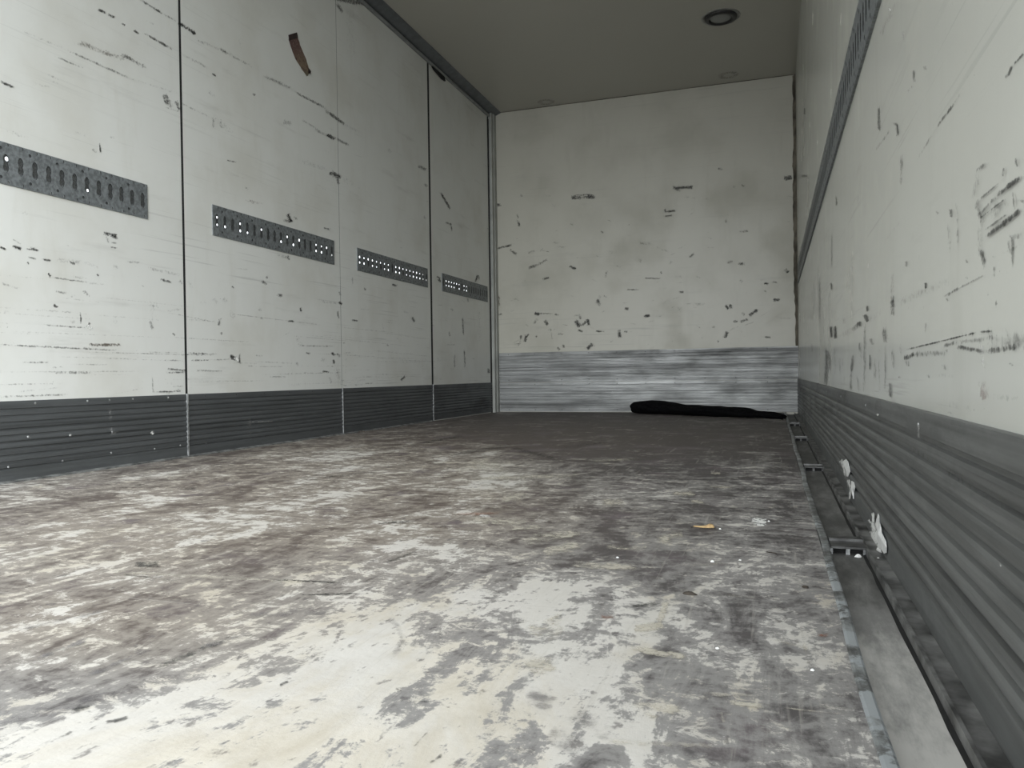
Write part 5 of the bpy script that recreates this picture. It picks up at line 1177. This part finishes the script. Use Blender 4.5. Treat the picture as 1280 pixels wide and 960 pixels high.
# wood splinter: tapered, split piece
o = empty('wood_splinter', (2.137, 1.590, 0), 'short tan wood splinter with a dark underside lying on the right part of the floor', 'splinter')
def stick(pts_, mat, name, parent, ztop):
    bm = bmesh.new(); rr = []
    for x, y, w_, z0_, z1_ in pts_: rr.append([bm.verts.new(q) for q in ((x, y-w_, z0_), (x, y+w_, z0_), (x, y+w_*.8, z1_), (x, y-w_*.5, z1_*1.0))])
    for a, b in zip(rr, rr[1:]):
        for i in range(4): bm.faces.new((a[i], a[(i+1) % 4], b[(i+1) % 4], b[i]))
    bm.faces.new(rr[0]); bm.faces.new(rr[-1][::-1]); bmesh.ops.recalc_face_normals(bm, faces=bm.faces)
    return link(name, bm, mat, parent)
stick([(-.024, .002, .001, .0005, .003), (-.020, .001, .004, .0005, .004), (-.008, 0, .005, .0005, .003), (.004, 0, .006, .0005, .003), (.016, .001, .006, .0005, .0035), (.0225, 0, .003, .0005, .003)], DKB, 'dark_underside', o, 0)
stick([(-.019, .002, .003, .0042, .0052), (-.006, .002, .004, .0032, .0050), (.004, .002, .006, .0032, .0062), (.012, .003, .009, .0036, .0095), (.019, .004, .006, .0036, .0085), (.022, .003, .002, .0034, .005)], WOODM, 'pale_face', o, 0)
leaf = [(-.010, .001), (-.006, .004), (-.003, .0075), (.001, .006), (.004, .007), (.008, .002), (.011, -.001), (.006, -.004), (0, -.005), (-.006, -.003)]
chunk('dry_leaf_scrap', leaf, .0045, DKB, 'dark crumpled leaf scrap right of the floor centre', 'leaf', (2.158, 1.112, 0), 0, seed=3)
chunk('dry_leaf_scrap', [(x*.55, y*.8) for x, y in leaf], .0035, DKB, 'small dark scrap near the metal edging strip', 'leaf', (2.314, 1.192, 0), -.6, seed=5)
o = chunk('twig', [(-.0105, .001), (-.004, .0018), (.004, .0012), (.0105, .0004), (.010, -.001), (.003, -.0012), (-.005, -.0008), (-.010, -.0004)], .0022, DKB, 'thin dark twig lying behind the leaf scraps near the channel', 'twig', (2.268, 1.405, 0), -.45, seed=6)
crumb = [(.0028*math.cos(a)*f, .0024*math.sin(a)*f) for a, f in zip([i*math.pi/4 for i in range(8)], (1, .8, 1.1, .9, 1, .75, 1.05, .9))]
cr0 = None
crs = [(2.019, 1.299, 1.0, 'leftmost of the three white crumbs in a row in front of the wood splinter'), (2.175, 1.312, 1.35, 'brightest white crumb, middle of the row of three between wood splinter and leaf scrap'), (2.218, 1.335, .9, 'rightmost of the three white crumbs in a row in front of the wood splinter'),
       (2.170, 1.591, 1.0, 'white crumb just right of the wood splinter'), (2.309, .862, .9, 'white crumb near the front of the metal edging strip'), (2.21, .90, .9, 'white crumb on the grey front part of the floor'), (2.262, 1.697, 1.1, 'white crumb on the white paint splash')]
for i, (x, y, s, lb) in enumerate(crs):
    if cr0 is None: c_ = cr0 = chunk('white_crumb', crumb, .0028, WCH, lb, 'crumb', (x, y, .0003), 0, 'white crumbs on the floor', seed=8)
    else:
        c_ = cr0.copy(); COL.objects.link(c_); c_.location = (x, y, .0003); c_['label'] = lb
    c_.scale = (s, s, s); c_.rotation_euler = (0, 0, i*.9)
for i, (x, y, s, lb) in enumerate([(2.412, 1.478, 2.1, 'white torn crumb in the black opening of the nearest crossbar'), (2.441, 1.452, 1.4, 'small white crumb on the ledge beside the nearest crossbar')]):
    c_ = cr0.copy(); COL.objects.link(c_); c_.location = (x, y, -.0158 if i == 0 else -.0118); c_['label'] = lb; c_['group'] = 'white crumbs by the crossbar'; c_.scale = (s, s*.8, s*1.2)
chunk('black_crumb', [(x*1.8, y*1.6) for x, y in leaf], .012, DKB, 'small black lump on the floor against the left scuff plate', 'lump', (.045, 3.90, 0), .4, seed=9)
# torn white film sticking out from the right scuff plate
def shred(pts_, label, x0=W-.0085):
    bm = bmesh.new(); cy = sum(p[0] for p in pts_)/len(pts_); cz = min(p[1] for p in pts_)
    rnd = random.Random(len(pts_)); a = [bm.verts.new((-rnd.uniform(0, .002), y-cy, z-cz)) for y, z in pts_]; c = bm.verts.new((-.005, 0, sum(p[1] for p in pts_)/len(pts_)-cz))
    for i in range(len(a)): bm.faces.new((a[i], a[(i+1) % len(a)], c))
    o = link('torn_film_shred', bm, WCH, None, label, 'torn film'); o.location = (x0, cy, cz); o.modifiers.new('t', 'SOLIDIFY').thickness = .001
    return o
shred([(1.5262, 0.0558), (1.5099, 0.0543), (1.5128, 0.0438), (1.4896, 0.0396), (1.4797, 0.0317), (1.4594, 0.0302), (1.4301, 0.0266), (1.4162, 0.0188), (1.4265, 0.0072), (1.4513, 0.0003), (1.4766, 0.0002), (1.5193, -0.0034), (1.5295, 0.0074), (1.5397, 0.0213), (1.5561, 0.0314), (1.5383, 0.042)], 'largest white torn film shred on the right scuff plate, beside the nearest crossbar')
shred([(1.5475, -0.0095), (1.503, -0.0028), (1.4717, -0.0029), (1.5034, -0.0086), (1.5479, -0.0155)], 'small white shred at the foot of the largest torn film on the right')
shred([(2.2646, 0.0681), (2.1672, 0.0851), (2.1008, 0.0862), (2.0609, 0.065), (2.1046, 0.0475), (2.1701, 0.0578), (2.2165, 0.0607)], 'farthest white torn film shred on the right scuff plate')
shred([(2.0221, 0.0485), (1.9642, 0.0525), (1.9282, 0.0464), (1.9664, 0.0278), (1.9678, 0.0126), (2.0054, 0.0182), (2.0037, 0.0357)], 'middle white torn film shred on the right scuff plate')
